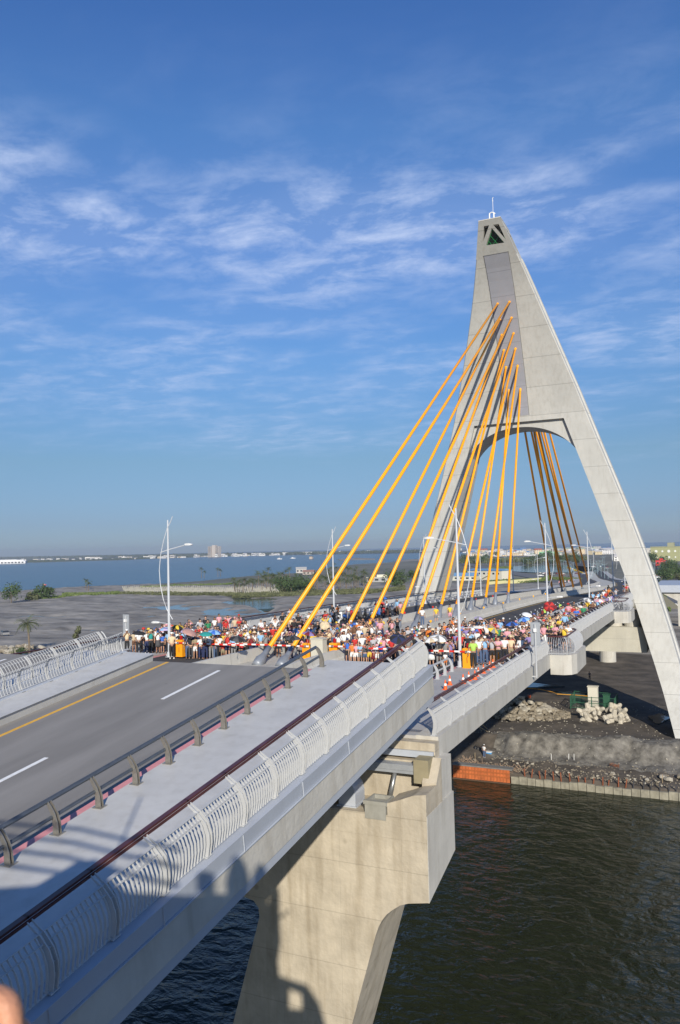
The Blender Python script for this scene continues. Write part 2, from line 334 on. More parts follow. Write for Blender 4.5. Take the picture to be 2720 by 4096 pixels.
sweep([(3.1,.10),(3.1,-.2),(-3.1,-.2),(-3.1,.10)],Ys).build('median_slab',CONC,deck)
sweep([(9,-.25),(7,-2.2),(-7,-2.2),(-9,-.25)],Ys[1:]).build('box_girder',CONC,deck)
mb=MB(); mb.box(-39.75,-9.45,29.15,29.5,-7.195,-7.190); mb.build('expansion_joint',mat('rubber_joint',(.16,.16,.165),.6),deck)
mb=MB(); mb.box(-39.8,-9.38,28.1,28.6,-7.9,-7.32); mb.build('end_beam',TAN,deck)
# viewing bays on the outer edge
def bay(Y0,Y1,out):
    mb=MB(); z=zd((Y0+Y1)/2); X=-9.4
    poly=[(X,Y0),(X+out*.55,Y0),(X+out*.85,Y0+.3),(X+out,Y0+1.0),(X+out,Y1-1.0),(X+out*.8,Y1-.3),(X,Y1)]
    mb.prism(poly,2,z-1.15,z+.12); mb.build('viewing_bay',CONC,deck)
bay(52.3,58.5,1.55); bay(92.5,99,1.7)
# median walls
for s,nm in ((1,'pale concrete median wall facing the right carriageway'),(-1,'pale concrete median wall facing the left carriageway')):
    t=thing('median_wall',nm,'concrete barrier')
    ys2=[y for y in Ys if y<340]; ys2[0]=38.5
    sweep([(s*3.28,.0),(s*3.2,.25),(s*3.05,.36),(s*2.98,.82),(s*2.74,.82),(s*2.66,.1),(s*2.66,0)],ys2).build('wall',mat('barrier_concrete',(.50,.485,.44),.85,var=.07,scale=.9,stain=.2,bump=.1,bscale=8,lines=[(1,6,0,.04)]),t)
    m1=mat('amber_reflector',(.9,.45,.02),.3); 
    for i in range(9):
        Y=47+i*9; mb=MB(); mb.tube([(-24.6+s*2.86,Y-.03,zd(Y)+.98),(-24.6+s*2.86,Y+.03,zd(Y)+.98)],.10,10); mb.tube([(-24.6+s*2.86,Y,zd(Y)+.82),(-24.6+s*2.86,Y,zd(Y)+.9)],.03,6)
        mb.build('reflector',m1 if s>0 else REDP,t)
# fences on the fixed deck
def deck_fence(x,y0,y1,sgn,lab,step=2.0,n=16):
    t=thing('walkway_fence',lab,'fence'); k=int(round((y1-y0)/step)); ys=[y0+(y1-y0)*i/k for i in range(k+1)]
    fence(t,x,ys,sgn,lambda y:zd(y)+.12,None,GSTEEL,n); return t
deck_fence(-9.62,28.75,52.3,1,'grey slat fence of the fixed deck from the joint to the first viewing bay')
deck_fence(-9.62,58.6,92.4,1,'long grey slat fence between the two viewing bays')
deck_fence(-9.62,99.2,125,1,'grey slat fence beyond the second viewing bay, under the tower leg')
deck_fence(-39.58,28.75,92,-1,'far left slat fence with dark handrail behind the parked bicycles',n=14)
deck_fence(-39.58,92.3,150,-1,'far left slat fence running past the tower foot',n=12)
def bay_fence(Y0,Y1,out,lab):
    t=thing('balcony_fence',lab,'fence'); X=-9.5; z=zd((Y0+Y1)/2)+.12
    path=[(X-.1,Y0+.12),(X+out*.5,Y0+.15),(X+out*.8,Y0+.4),(X+out-.12,Y0+1.1),(X+out-.12,Y1-1.1),(X+out*.75,Y1-.4),(X-.1,Y1-.15)]
    pts=[]
    for (a,b),(c,d) in zip(path,path[1:]):
        L_=math.hypot(c-a,d-b); k=max(1,round(L_/.14)); pts+=[(a+(c-a)*i/k,b+(d-b)*i/k,((d-b)/L_,-(c-a)/L_)) for i in range(k)]
    mb=MB()
    for i,(a,b,nn) in enumerate(pts):
        mb.tube([(a+nn[0]*p,b+nn[1]*p,z+q) for p,q in FPROF],.013 if i%9 else .04,5)
    mb.build('bars',GSTEEL,t)
    mb=MB(); q=[(a-nn[0]*.36,b-nn[1]*.36,z+1.14) for a,b,nn in pts[::3]+[pts[-1]]]; mb.tube(q,.06,6); mb.build('handrail',MAROON,t)
    mb=MB(); mb.tube([(a,b,z+.06) for a,b,nn in pts[::3]+[pts[-1]]],.025,5); mb.build('bottom_rail',GSTEEL,t)
bay_fence(52.3,58.5,1.55,'round-cornered bar fence of the nearer viewing bay, around the man in yellow')
bay_fence(92.5,99,1.7,'round-cornered bar fence of the farther viewing bay full of parked bicycles')
t=thing('guard_rail','short grey railing at the kerb before the right-hand walkway barrier','railing'); guard_rail(t,-13.45,[33+1.35*i for i in range(9)],-1,lambda y:zd(y)+.1,GSTEEL,GSTEEL)
t=thing('guard_rail','grey railing between motorcycles and walkway beyond the right crowd','railing'); guard_rail(t,-13.45,[56+2*i for i in range(24)],-1,lambda y:zd(y)+.1,GSTEEL,GSTEEL)
t=thing('guard_rail','short grey railing before the cream-shirted guards on the left walkway','railing'); guard_rail(t,-35.75,[34+1.35*i for i in range(7)],1,lambda y:zd(y)+.1,GSTEEL,GSTEEL)
t=thing('guard_rail','long grey railing along the left walkway behind the bicycles','railing'); guard_rail(t,-35.75,[52+2.2*i for i in range(40)],1,lambda y:zd(y)+.1,GSTEEL,GSTEEL)
# ================================================================ PIER UNDER THE JOINT
pier=thing('bridge_pier','tall tan concrete pier with forked legs holding the joint of the drawbridge','pier')
def hsym(x): return -49.2-x
def pier_half(m):
    X=(lambda x:x) if m>0 else hsym
    # outline of one arm and leg in X-Z
    P=[(-9.05,-12.2),(-9.8,-12.34),(-10.1,-12.45),(-10.4,-12.66),(-10.62,-12.85),(-10.8,-13.08),(-10.95,-13.35),(-11.06,-13.65),(-15.9,-29.5),(-20.5,-29.5),(-15.82,-13.85),(-15.85,-13.5),(-16.05,-13.28),(-16.5,-13.2),(-24.6,-13.2),(-24.6,-10.2),(-9.05,-10.2)]
    P=[(X(a),b) for a,b in P]; 
    Q=[(a,b+(.85 if abs(a+24.6)>13.8 and b<-11 else 0)) for a,b in P]
    mb=MB(); mb.loft([[(a,26.0,b) for a,b in P],[(a,29.15,b) for a,b in Q]])
    return mb.build('forked_leg',TAN,pier)
pier_half(1); pier_half(-1)
mb=MB(); mb.box(-39.9,-9.3,27.85,29.14,-10.195,-7.95); mb.build('back_wall',TAN,pier)
mb=MB(); mb.box(-40.2,-9.05,26.0,27.9,-10.195,-9.42); mb.build('machine_ledge',TAN,pier)
mb=MB(); mb.prism([(-10.5,-9.42),(-10.5,-9.0),(-10.0,-8.82),(-9.5,-8.62),(-9.05,-8.55),(-9.05,-9.42)],1,26.0,27.2); mb.build('curved_upstand',TAN,pier)
mb=MB(); mb.prism([(27.2,-10.19),(27.2,-8.5),(27.84,-7.75),(27.84,-10.19)],0,-9.6,-9.06); mb.build('side_buttress',TAN,pier)
mb=MB(); mb.box(-9.95,-9.38,27.3,28.095,-8.6,-7.75); mb.build('corner_block',mat('stained_concrete',(.26,.225,.14),.8,var=.15,scale=1.5),pier)
mb=MB(); mb.prism([(27.9,-7.9),(29.13,-7.9),(29.13,-11.5),(27.9,-11.8)],0,-9.52,-9.09)
mb.prism([(26.01,-12.21),(29.15,-11.5),(29.15,-9.3),(26.01,-9.3)],0,-9.14,-9.03); mb.build('side_face',CONC,pier)
mb=MB(); mb.box(-39.3,-9.98,27.35,27.80,-8.2,-8.0); mb.box(-39.3,-9.98,27.38,27.75,-8.32,-8.21); mb.build('galvanised_beam',mat('galvanised_steel',(.42,.44,.46),.4,metal=.4,var=.12,scale=3),pier)
mb=MB(); mb.box(-39.7,-9.42,27.98,28.09,-7.85,-7.62); mb.build('bearing_strip',FASC,pier)
mb=MB(); mb.tube([(-10.75,27.5,-8.32),(-10.95,27.3,-9.42)],.085,12); mb.build('drain_pipe',mat('steel_pipe',(.35,.36,.36),.35,metal=.7),pier,smooth=True)
mb=MB(); mb.prism([(-12.55,-9.41),(-12.55,-8.72),(-12.48,-8.6),(-12.3,-8.52),(-12.1,-8.53),(-11.95,-8.7),(-11.88,-8.95),(-11.88,-9.41)],1,26.35,27.2)
mb.box(-12.62,-11.82,26.28,27.25,-9.415,-9.37); o=mb.build('machine_cover',FASC); tag(o,'rounded grey metal machine cover on the ledge of the tan pier','machine box')
mb=MB(); 
for a in ((-11.35,-10.55,25.97,26.08),(-11.35,-10.55,26.75,26.83),(-11.35,-11.27,26.08,26.75),(-10.63,-10.55,26.08,26.75)): mb.box(*a,-9.6,-8.98)
mb.box(-11.27,-10.63,26.08,26.75,-9.6,-9.12); mb.box(-11.4,-10.5,25.95,26.12,-9.1,-8.97); o=mb.build('concrete_box',mat('grey_concrete',(.30,.295,.26),.85,var=.15,scale=2,stain=.3)); tag(o,'open-topped grey concrete box on the pier ledge beside the machine cover','concrete box')
# near approach behind the lens and the lookout building that throws its shadow on the leaf and pier
mb=MB(); mb.box(-39.9,-9.42,-40,3.3,-8.6,-7.3); struct(mb.build('near_roadway',CONC))
# ================================================================ TOWER
TZ=[(-30,109.5),(-24.8,113.0),(-20.8,116.2),(-16.8,118.2),(-12.8,119.5),(-8.8,120.3),(-4.8,120.5),(-.8,120.5),(3.2,120.2),(7.2,119.5),(11.2,118.8),(15.2,117.8),(19.2,117.1),(23.2,115.7),(27.2,114.0),(31.2,112.1),(35.2,110.1),(39.2,107.5),(41.4,105.6),(44.2,103.3),(46,101.6)]
TW=[(-30,24.6),(-20.8,22.0),(-16.8,20.86),(-12.8,19.8),(-8.8,18.7),(-4.8,17.6),(-.8,16.4),(3.2,15.15),(7.2,13.84),(11.2,12.5),(15.2,11.16),(19.2,9.85),(23.2,8.56),(27.2,7.2),(31.2,5.86),(35.2,4.54),(39.2,3.22),(41.4,2.45),(44.2,1.5),(46,.9)]
TI=[(-30,21.3),(-25,19.95),(-20.8,18.8),(-16.8,17.6),(-12.8,16.4),(-8.8,15.25),(-4.8,14.0),(-.8,12.72),(3.2,11.5),(7.2,10.26),(11.2,9.0),(15.2,7.74),(18.5,6.7),(20,6.2)]
def ip(T,z):
    if z<=T[0][0]: return T[0][1]
    for (a,b),(c,d) in zip(T,T[1:]):
        if z<=c: t=(z-a)/(c-a); return b+(d-b)*t
    return T[-1][1]
def smooth3(T,z): return (ip(T,z-1.5)+2*ip(T,z)+ip(T,z+1.5))/4
def fY(z): return smooth3(TZ,z)
def hW(z): return ip(TW,z)
def hI(z): return ip(TI,z)
def thick(z): return 5.6+(44.2-z)/70*3.2
CXT=-24.6
TOPZ=44.2; ARZ=18.45
tower=thing('bridge_tower','tall curved pale concrete A-shaped tower holding the orange stay cables','bridge tower')
def ring(z,a,b,d0=0.0,d1=None,e=.0):
    y0=fY(z)+d0; y1=fY(z)+(thick(z) if d1 is None else d1)
    return [(CXT+a,y0,z),(CXT+b,y0,z),(CXT+b,y1,z),(CXT+a,y1,z)]
zs=[-27+i*1.0 for i in range(46)]+[18.45]
for s in (-1,1):
    rows=[]
    for z in [-27.5+i for i in range(46)]+[ARZ]:
        a,b=sorted((s*hI(z),s*hW(z))); y0=fY(z); T=thick(z); m=y0+T*.42
        # outer flank steps out a little behind the front slab
        if s>0: rows.append([(CXT+a,y0,z),(CXT+b-.12,y0,z),(CXT+b,y0+.12,z),(CXT+b,m,z),(CXT+b+.22,m+.2,z),(CXT+b+.1,y0+T,z),(CXT+a,y0+T,z)])
        else: rows.append([(CXT+a+.12,y0,z),(CXT+b,y0,z),(CXT+b,y0+T,z),(CXT+a-.1,y0+T,z),(CXT+a-.22,m+.2,z),(CXT+a,m,z),(CXT+a,y0+.12,z)])
    mb=MB(); mb.loft(rows); mb.build('leg',PYLON,tower)
# solid head from arch to the foot of the crown
def head_row(z):
    b=hW(z); y0=fY(z); T=thick(z); m=y0+T*.42
    return [(CXT-b+.12,y0,z),(CXT+b-.12,y0,z),(CXT+b,y0+.12,z),(CXT+b,m,z),(CXT+b+.22,m+.2,z),(CXT+b+.1,y0+T,z),(CXT-b-.1,y0+T,z),(CXT-b-.22,m+.2,z),(CXT-b,m,z),(CXT-b,y0+.12,z)]
mb=MB(); mb.loft([head_row(ARZ+(40.2-ARZ)*i/28) for i in range(29)]); mb.build('head',PYLON,tower)
# spandrel with the arch, set back behind the frame
mb=MB(); rows=[]; n=40
AR0,ARH=17.75,9.35
zl=9.0
for i in range(n+1):
    t=-1+2*i/n
    xb=t*hI(zl); zb=zl+(AR0-zl)*max(0,1-abs(t)**2.15)**(1/2.0)
    # top follows the straight frame edge
    xt=xb; zt=min(ARZ,zl+(hI(zl)-abs(xb))/((hI(zl)-hI(ARZ))/(ARZ-zl)) if abs(xb)>hI(ARZ) else ARZ)
    zt=max(zt,zb+.02)
    yb,yt=fY(zb),fY(zt)
    rows.append([(CXT+xb,yb+.55,zb),(CXT+xt,yt+.55,zt),(CXT+xt,yt+thick(zt)-.5,zt),(CXT+xb,yb+thick(zb)-.5,zb)])
mb.loft(rows); mb.build('arch',PYLON,tower)
# cladding strip where the cables enter
rows=[]; mb=MB()
for i in range(15):
    z=19.35+(40.45-19.35)*i/14
    if z>40.15: zz=z
    rows.append([(CXT-1.66+.06*0,fY(z)-.035,z),(CXT+1.70,fY(z)-.035,z),(CXT+1.70,fY(z)+.05,z),(CXT-1.66,fY(z)+.05,z)])
mb.loft(rows); mb.build('cladding',PANEL,tower)
mb=MB()
for a in (-1.74,1.74):
    mb.loft([[(CXT+a-.03+.02,fY(z)-.012,z),(CXT+a+.03+.02,fY(z)-.012,z),(CXT+a+.05,fY(z)+.03,z),(CXT+a-.01,fY(z)+.03,z)] for z in [19.3+i*21.2/14 for i in range(15)]])
mb.loft([[(CXT+x,fY(40.5)-.04,40.46),(CXT+x,fY(40.5)-.04,40.58),(CXT+x,fY(40.5)+.05,40.58),(CXT+x,fY(40.5)+.05,40.46)] for x in (-1.75,1.8)])
mb.build('cladding_joint',mat('dark_joint',(.12,.12,.12),.8),tower)
# crown: front wall with three triangular openings, side walls, roof
zc0,zc1=40.2,TOPZ
def facept(x,y):
    v=pray(x,y); z=42.
    for _ in range(12): Y=fY(z); p=v*(Y/v.y); z=p.z
    return p.x,p.z
def zq(x,y): return (1900+x*.12755,760+y*.12755)
holes=[[zq(275,1135),zq(445,1105),zq(240,1660)],[zq(525,1190),zq(920,1650),zq(345,1740)],[zq(570,1090),zq(740,1060),zq(965,1550)]]
holes=[[facept(*p) for p in h] for h in holes]
outer=[(CXT-hW(zc0)+.0,zc0),(CXT+hW(zc0),zc0),(CXT+hW(41.8),41.8),(CXT+hW(zc1),zc1),(CXT-hW(zc1),zc1),(CXT-hW(41.8),41.8)]
def plate(outer,holes,yfun,t,name,m,parent):
    bm=bmesh.new(); es=[]
    for lp in [outer]+holes:
        vs=[bm.verts.new((a,yfun(b),b)) for a,b in lp]
        es+=[bm.edges.new((vs[i],vs[(i+1)%len(vs)])) for i in range(len(vs))]
    g=bmesh.ops.triangle_fill(bm,use_beauty=True,edges=es)
    fs=list(bm.faces)
    e=bmesh.ops.extrude_face_region(bm,geom=fs); nv=[v for v in e['geom'] if isinstance(v,bmesh.types.BMVert)]
    for v in nv: v.co.y+=t
    bmesh.ops.recalc_face_normals(bm,faces=bm.faces); me=bpy.data.meshes.new(name); bm.to_mesh(me); bm.free(); me.materials.append(m); return put(name,me,parent)
lin=lambda z: fY(zc0)+(fY(zc1)-fY(zc0))*(z-zc0)/(zc1-zc0)
plate(outer,holes,lin,.55,'crown_wall',PYLON,tower)
T=5.6
mb=MB()
for s in (-1,1):
    for (za,zb) in ((zc0,41.0),(43.4,zc1)):
        mb.hexa([(CXT+s*hW(za),lin(za)+.55,za),(CXT+s*hW(za),lin(za)+T,za),(CXT+s*(hW(za)-.35),lin(za)+T,za),(CXT+s*(hW(za)-.35),lin(za)+.55,za)],[(CXT+s*hW(zb),lin(zb)+.55,zb),(CXT+s*hW(zb),lin(zb)+T,zb),(CXT+s*(hW(zb)-.35),lin(zb)+T,zb),(CXT+s*(hW(zb)-.35),lin(zb)+.55,zb)])
    for (f0,f1) in ((.55,1.3),(2.7,3.2),(4.7,T)):
        za,zb=41.0,43.4
        mb.hexa([(CXT+s*hW(za),lin(za)+f0,za),(CXT+s*hW(za),lin(za)+f1,za),(CXT+s*(hW(za)-.35),lin(za)+f1,za),(CXT+s*(hW(za)-.35),lin(za)+f0,za)],[(CXT+s*hW(zb),lin(zb)+f0,zb),(CXT+s*hW(zb),lin(zb)+f1,zb),(CXT+s*(hW(zb)-.35),lin(zb)+f1,zb),(CXT+s*(hW(zb)-.35),lin(zb)+f0,zb)])
mb.build('crown_side',PYLON,tower)
mb=MB(); mb.hexa([(CXT-hW(zc0),lin(zc0)+T-.4,zc0),(CXT+hW(zc0),lin(zc0)+T-.4,zc0),(CXT+hW(zc0),lin(zc0)+T,zc0),(CXT-hW(zc0),lin(zc0)+T,zc0)],[(CXT-hW(zc1),lin(zc1)+T-.4,zc1),(CXT+hW(zc1),lin(zc1)+T-.4,zc1),(CXT+hW(zc1),lin(zc1)+T,zc1),(CXT-hW(zc1),lin(zc1)+T,zc1)]); mb.build('crown_back',PYLON,tower)
mb=MB(); mb.box(CXT-hW(TOPZ)-.03,CXT+hW(TOPZ)+.03,lin(TOPZ)-.02,lin(TOPZ)+T,TOPZ,TOPZ+.12); mb.build('roof',CONC,tower)
mb=MB(); mb.box(CXT-1.3,CXT+1.3,105.4,107.2,42.9,43.0); mb.box(CXT-1.5,CXT+1.5,106.6,107.0,40.25,42.9); mb.build('machine_room',mat('room_dark_green',(.012,.07,.03),.7),tower)
def tri_frame(h,name):
    c=(sum(p[0] for p in h)/3,sum(p[1] for p in h)/3)
    P=[Vector((p[0],lin(p[1])+.42,p[1])) for p in h]; mb=MB()
    A,B_,C_=P
    for a,b in ((A,B_),(B_,C_),(C_,A)): bar(mb,a+(b-a)*.03,b-(b-a)*.03,.09,.09)
    for f in (.38,.68): bar(mb,A+(C_-A)*f,C_+(B_-C_)*(.30 if f>.5 else .62),.05,.05)
    bar(mb,A+(B_-A)*.5,C_+(B_-C_)*.30,.05,.05)
    o=mb.build('window',GREEN,tower)
    mb=MB(); q=[p+Vector((0,.06,0)) for p in P]; mb.add(q+[p+Vector((0,.02,0)) for p in q],[(0,1,2),(5,4,3),(0,1,4,3),(1,2,5,4),(2,0,3,5)]); mb.build('pane',GLASS,o)
tri_frame(holes[1],'window')
mb=MB()
zt=TOPZ+.12; xa=onY(1963,880,104.2).x
for dxx in (-.18,.42): mb.tube([(xa+dxx,104.3,zt),(xa+dxx,104.3,zt+1.15)],.09,6)
mb.tube([(xa-.18,104.3,zt+1.1),(xa+.1,104.3,zt+1.25),(xa+.42,104.3,zt+1.12),(xa+.62,104.3,zt+.95)],.08,6); mb.tube([(xa+.42,104.3,zt+.1),(xa+.42,104.3,zt+.14)],.12,6)
mb.build('antenna_frame',WHP,tower)
mb=MB(); mb.tube([(xa+.33,104.3,zt+1.1),(xa+.33,104.3,zt+3.2)],.028,6); mb.tube([(xa+.33,104.3,zt+2.7),(xa+.33,104.3,zt+2.95)],.05,6); mb.tube([(xa+.28,104.3,zt+3.1),(xa+.42,104.3,zt+3.3)],.04,6); mb.build('antenna_mast',WHP,tower)
for dxx in (.15,1.05):
    mb=MB(); mb.lathe([(.15,0),(.15,.12),(.19,.13),(.19,.42),(.12,.5)],(xa+dxx,104.9,zt),10); mb.build('warning_light',mat('dark_red_lamp',(.18,.01,.02),.3),tower)
# cross-beam under the deck, between the legs
mb=MB(); mb.box(CXT-16.6,CXT+16.6,121.0,127.0,-15.9,-12.3); mb.build('cross_beam',mat('beam_concrete',(.47,.45,.38),.85,var=.08,scale=.6,stain=.2,lines=[(2,2.3,.2,.03)]),tower)
for x in (-12.6,-10.0,-36.6,-39.2):
    mb=MB(); mb.lathe([(1.15,-12.3),(1.15,-10.0)],(x+(1 if x>-20 else -1)*0,123,0),20); mb.build('deck_pedestal',CONC,tower,smooth=False)
for x in (-29.5,-20.2):
    mb=MB(); mb.lathe([(1.75,-30),(1.75,-12.6)],(x,182,0),24); mb.box(x-2,x+2,180,184,-12.6,-11.4); o=mb.build('bridge_column',CONC,smooth=False); tag(o,'round concrete column beneath the deck beyond the tower, '+('right one' if x>-25 else 'left one'),'bridge column',group='round columns beyond the tower')
# ================================================================ STAY CABLES
def facez(x,y,X):
    # height where the pixel ray meets the tower face
    v=pray(x,y); z=30.
    for _ in range(14): p=v*(fY(z)/v.y); z=p.z
    return z
def zz5(x,y): return (1800+x*600/1417,750+y*1000/2361)
tops={-1:[(425,1070),(449,1215),(470,1360),(492,1502),(512,1658),(540,1872)],1:[(595,1045),(616,1195),(635,1340),(653,1482),(672,1642),(697,1858)]}
ZT=[sum(facez(*zz5(*tops[s][i]),0) for s in (-1,1))/2 for i in range(6)]
def cable(s,i,front):
    zt=ZT[i]-.25; X=CXT+s*.85
    if front: Yb=[43.0,55.2,67.2,79.2,91.2,103.0][i]; P=Vector((X,fY(zt)+.3,zt))
    else:
        Yb=[185.5,173,161,147][i]; zt=([39.5,36.5,34,26.6] if s<0 else [35,31.5,25.8,21.0])[i]; P=Vector((X,fY(zt)+thick(zt)-.4,zt))
    Q=Vector((X-([.5,.4,.3,.2,.1,0][i] if front else 0),Yb,zd(Yb)+.12)); d=(P-Q); Ln=d.length; d.normalize()
    row='left' if s<0 else 'right'
    lab=f'orange stay cable, {SIDE[i]} from the outside in the {row} row '+('facing the camera' if front else 'behind the tower')
    t=thing('stay_cable',lab,'stay cable',group='orange stay cables facing the camera' if front else 'orange stay cables behind the tower')
    sl=1.65
    mb=MB(); mb.tube([Q+d*sl,P],.148 if front else .175,10); mb.build('sheath',ORANGE,t,smooth=True)
    mb=MB(); mb.tube([Q-d*.2,Q+d*.05,Q+d*.42,Q+d*.75,Q+d*1.0,Q+d*(sl+.05)],[.34,.36,.36,.24,.19,.175],14); mb.build('socket',SOCK,t,smooth=True)
    mb=MB(); mb.tube([P-d*.9,P-d*.35],[.14,.18],10); mb.build('collar',ORANGE,t)
for f in (True,False):
    for i in range(6 if f else 4):
        for s in (-1,1): cable(s,i,f)
# ================================================================ STREET LAMPS
def lamp_tree(label):
    t=thing('street_lamp',label,'street lamp',group='tall street lamps along the bridge')
    mb=MB(); mb.tube([(0,0,0),(0,0,.35)],.17,12); mb.tube([(0,0,.3),(0,0,9.5)],[.105,.05],10); mb.box(-.2,.2,-.2,.2,0,.03); mb.build('pole',LAMPM,t,smooth=False)
    mb=MB(); mb.tube([(-.42,0,9.75),(-.2,0,9.3),(.0,.06,8.95),(.35,.06,8.0),(.62,.05,7.0),(.74,.05,6.0),(.66,.05,5.0),(.42,.06,4.0),(.12,.07,3.3),(-.35,.05,2.6)],.028,6); mb.build('bow',LAMPM,t)
    mb=MB(); mb.tube([(.62,.03,7.25),(0,0,7.42),(-1.45,0,7.72)],[.028,.035,.03],6); a=mb.build('arm',LAMPM,t)
    def hd(x,z,s):
        mb=MB(); mb.loft([[(x+s*u,-w,z-h2),(x+s*u,w,z-h2),(x+s*u,w*.8,z+h),(x+s*u,-w*.8,z+h)] for u,w,h,h2 in ((0,.05,.03,.03),(.08,.12,.08,.04),(.45,.14,.10,.05),(.62,.10,.05,.03),(.66,.04,.0,.0))]); return mb
    hd(-1.4,7.74,-1).build('lamp_head',LENS,t,smooth=False)
    mb=MB(); mb.tube([(-.15,0,2.28),(0,0,2.3),(.9,0,2.36)],.026,6); mb.build('low_arm',LAMPM,t)
    hd(.82,2.36,1).build('low_lamp_head',LENS,t)
    return t
L0=lamp_tree('nearest lamp post on the right, rising from the walkway by the orange cabinet'); L0.location=(-13.5,45.7,zd(45)+.1)
def lamp(x,y,s,lab): return copy_tree(L0,(x,y,zd(y)+.1),0 if s>0 else math.pi,lab)
lamp(-33.9,44.4,-1,'nearest lamp post on the left, standing behind the cream-shirted guard')
lamp(-13.9,77,1,'second lamp post on the right, beside the red umbrella')
lamp(-35.3,74.0,-1,'second lamp post on the left, seen between the orange cables')
lamp(-13.9,107,1,'third lamp post on the right, left of the tower leg')
lamp(-35.5,104,-1,'third lamp post on the left, in front of the left tower leg')
lamp(-13.9,137,1,'fourth lamp post on the right, seen beside the tower leg edge')
lamp(-35.5,134,-1,'fourth lamp post on the left, beyond the median cables')
lamp(-36.5,164,-1,'fifth lamp post on the left, beyond the stay cables')
lamp(-14.8,168,1,'fifth lamp post on the right, where the road starts to descend')
lamp(-15.5,200,1,'sixth lamp post on the right, on the descending ramp')
lamp(-37.5,196,-1,'sixth lamp post on the left, on the descending ramp')
lamp(-20,262,1,'seventh lamp post on the right, far down the ramp')
# ================================================================ BARRIER GATES AND CABINETS
def striped_bar(mb,p,q):
    p=Vector(p);q=Vector(q); n=int((q-p).length/.32); d=(q-p)/n
    for i in range(n): mb.k=i%2; bar(mb,p+d*i,p+d*(i+1),.05,.10)
    mb.k=0
def gate(x,y,z,x2,label,z2=0):
    t=thing('barrier_gate',label,'barrier gate',(x,y,z),group='orange barrier gates')
    mb=MB(); w_=.27
    mb.loft([[(-w_,-w_,0),(w_,-w_,0),(w_,w_,0),(-w_,w_,0)],[(-w_,-w_,1.12),(w_,-w_,1.12),(w_,w_,1.12),(-w_,w_,1.12)],[(-w_+.03,-w_+.03,1.16),(w_-.03,-w_+.03,1.16),(w_-.03,w_-.03,1.16),(-w_+.03,w_-.03,1.16)]])
    mb.box(-w_-.02,w_+.02,-w_-.02,w_+.02,-.0,.04); c=mb.build('cabinet',CAB,t)
    mb=MB(); mb.box(-.015,.015,-w_-.012,-w_+.0,.3,.65); mb.build('door_handle',BLACK,c)
    mb=MB(); mb.lathe([(.09,1.16),(.09,1.2),(.10,1.22),(.10,1.4),(.05,1.44)],(0,0,0),12); mb.build('beacon',mat('red_beacon',(.35,.01,.01),.25),t)
    if x2 is not None:
        mb=MB(); s=1 if x2>x else -1; striped_bar(mb,(-s*.25,-.36,.98),(x2-x,-.36,.98+z2)); mb.build('boom',[WHP,REDP],t)
        mb=MB(); mb.tube([(0,-.26,.98),(0,-.42,.98)],.08,10); mb.build('boom_hub',STAIN,t)
    return t
gate(-33.25,44.9,-7.2,-27.9,'orange gate cabinet on the left kerb with its long striped boom lowered')
g=gate(-23.6,45.4,-7.2,-29.6,'orange gate cabinet on the median behind the nearest grey cable socket')
gate(-21.9,45.9,-7.2,-16.2,'orange gate cabinet beside the cream cupboard, boom lowered to the right')
gate(-12.95,45.5,-7.2,-19.2,'orange gate cabinet next to the right lamp post, boom lowered to the left')
gate(-12.0,48.6,-7.2,-9.8,'orange gate cabinet mostly hidden by the crowd, short boom across the walkway')
o=MB(); o.box(-.42,.42,-.3,.3,0,1.55); o.box(-.46,.46,-.34,.34,1.55,1.62); o.box(-.01,.01,-.312,-.3,.1,1.5); o.box(.06,.09,-.32,-.3,.8,.95)
tag(o.build('control_cupboard',CREAM,loc=(-22.3,44.4,-7.2)),'cream metal control cupboard on the median end between the barriers','cupboard')
# sign backs on posts
def signpost(x,y,z,label,h,pl):
    t=thing('sign_post',label,'sign',(x,y,z))
    mb=MB(); mb.tube([(0,0,0),(0,0,h)],.055,8); mb.box(-.35,.0,-.02,.02,.02,.1); mb.build('pole',GSTEEL,t)
    mb=MB(); mb.box(-.28,.28,.06,.1,h-pl,h+.1); mb.box(-.24,.24,.04,.06,h-pl+.05,h+.05); mb.build('plate',mat('sign_back',(.36,.38,.40),.45,metal=.2),t)
    mb=MB(); mb.box(-.08,.08,-.1,.06,h-.45,h-.25); mb.box(-.04,.04,-.11,-.1,h-.4,h-.32); mb.build('signal_box',WHP,t)
signpost(-9.15,46.4,-7.75,'grey rectangular sign back on a post fixed outside the right fence',3.1,1.25)
signpost(-39.6,46.6,-7.4,'grey rectangular sign back behind the guard at the left fence',2.75,1.35)
# ================================================================ TRAFFIC CONES
t=thing('traffic_cone','orange cone with white band, nearest the joint in the line of cones','traffic cone',group='orange cones along the right walkway')
mb=MB(); mb.box(-.17,.17,-.17,.17,0,.03); mb.lathe([(.13,.03),(.095,.25),(.07,.42),(.03,.66)],(0,0,0),12); mb.build('cone',mat('cone_orange',(.85,.12,.01),.5),t)
mb=MB(); mb.lathe([(.098,.28),(.073,.43)],(0,0,0),12); mb.build('band',WHP,t)
cpos=[(-12.1,38.2),(-12.3,39.6),(-11.75,40.2),(-11.7,41.1),(-11.5,41.6),(-11.6,42.7),(-11.6,43.8),(-11.55,45.0),(-11.6,46.0)]
t.location=(*cpos[0],-7.2); t.scale=(.78,.78,.74)
nm=['nearest the joint','left one of the second pair','right one of the second pair','fourth from the joint','fifth from the joint','sixth from the joint','third from the crowd','second from the crowd','closest to the crowd']
for p,q in zip(cpos[1:],nm[1:]): copy_tree(t,(*p,-7.2),random.random(),f'orange cone with white band, {q} in the line of cones')
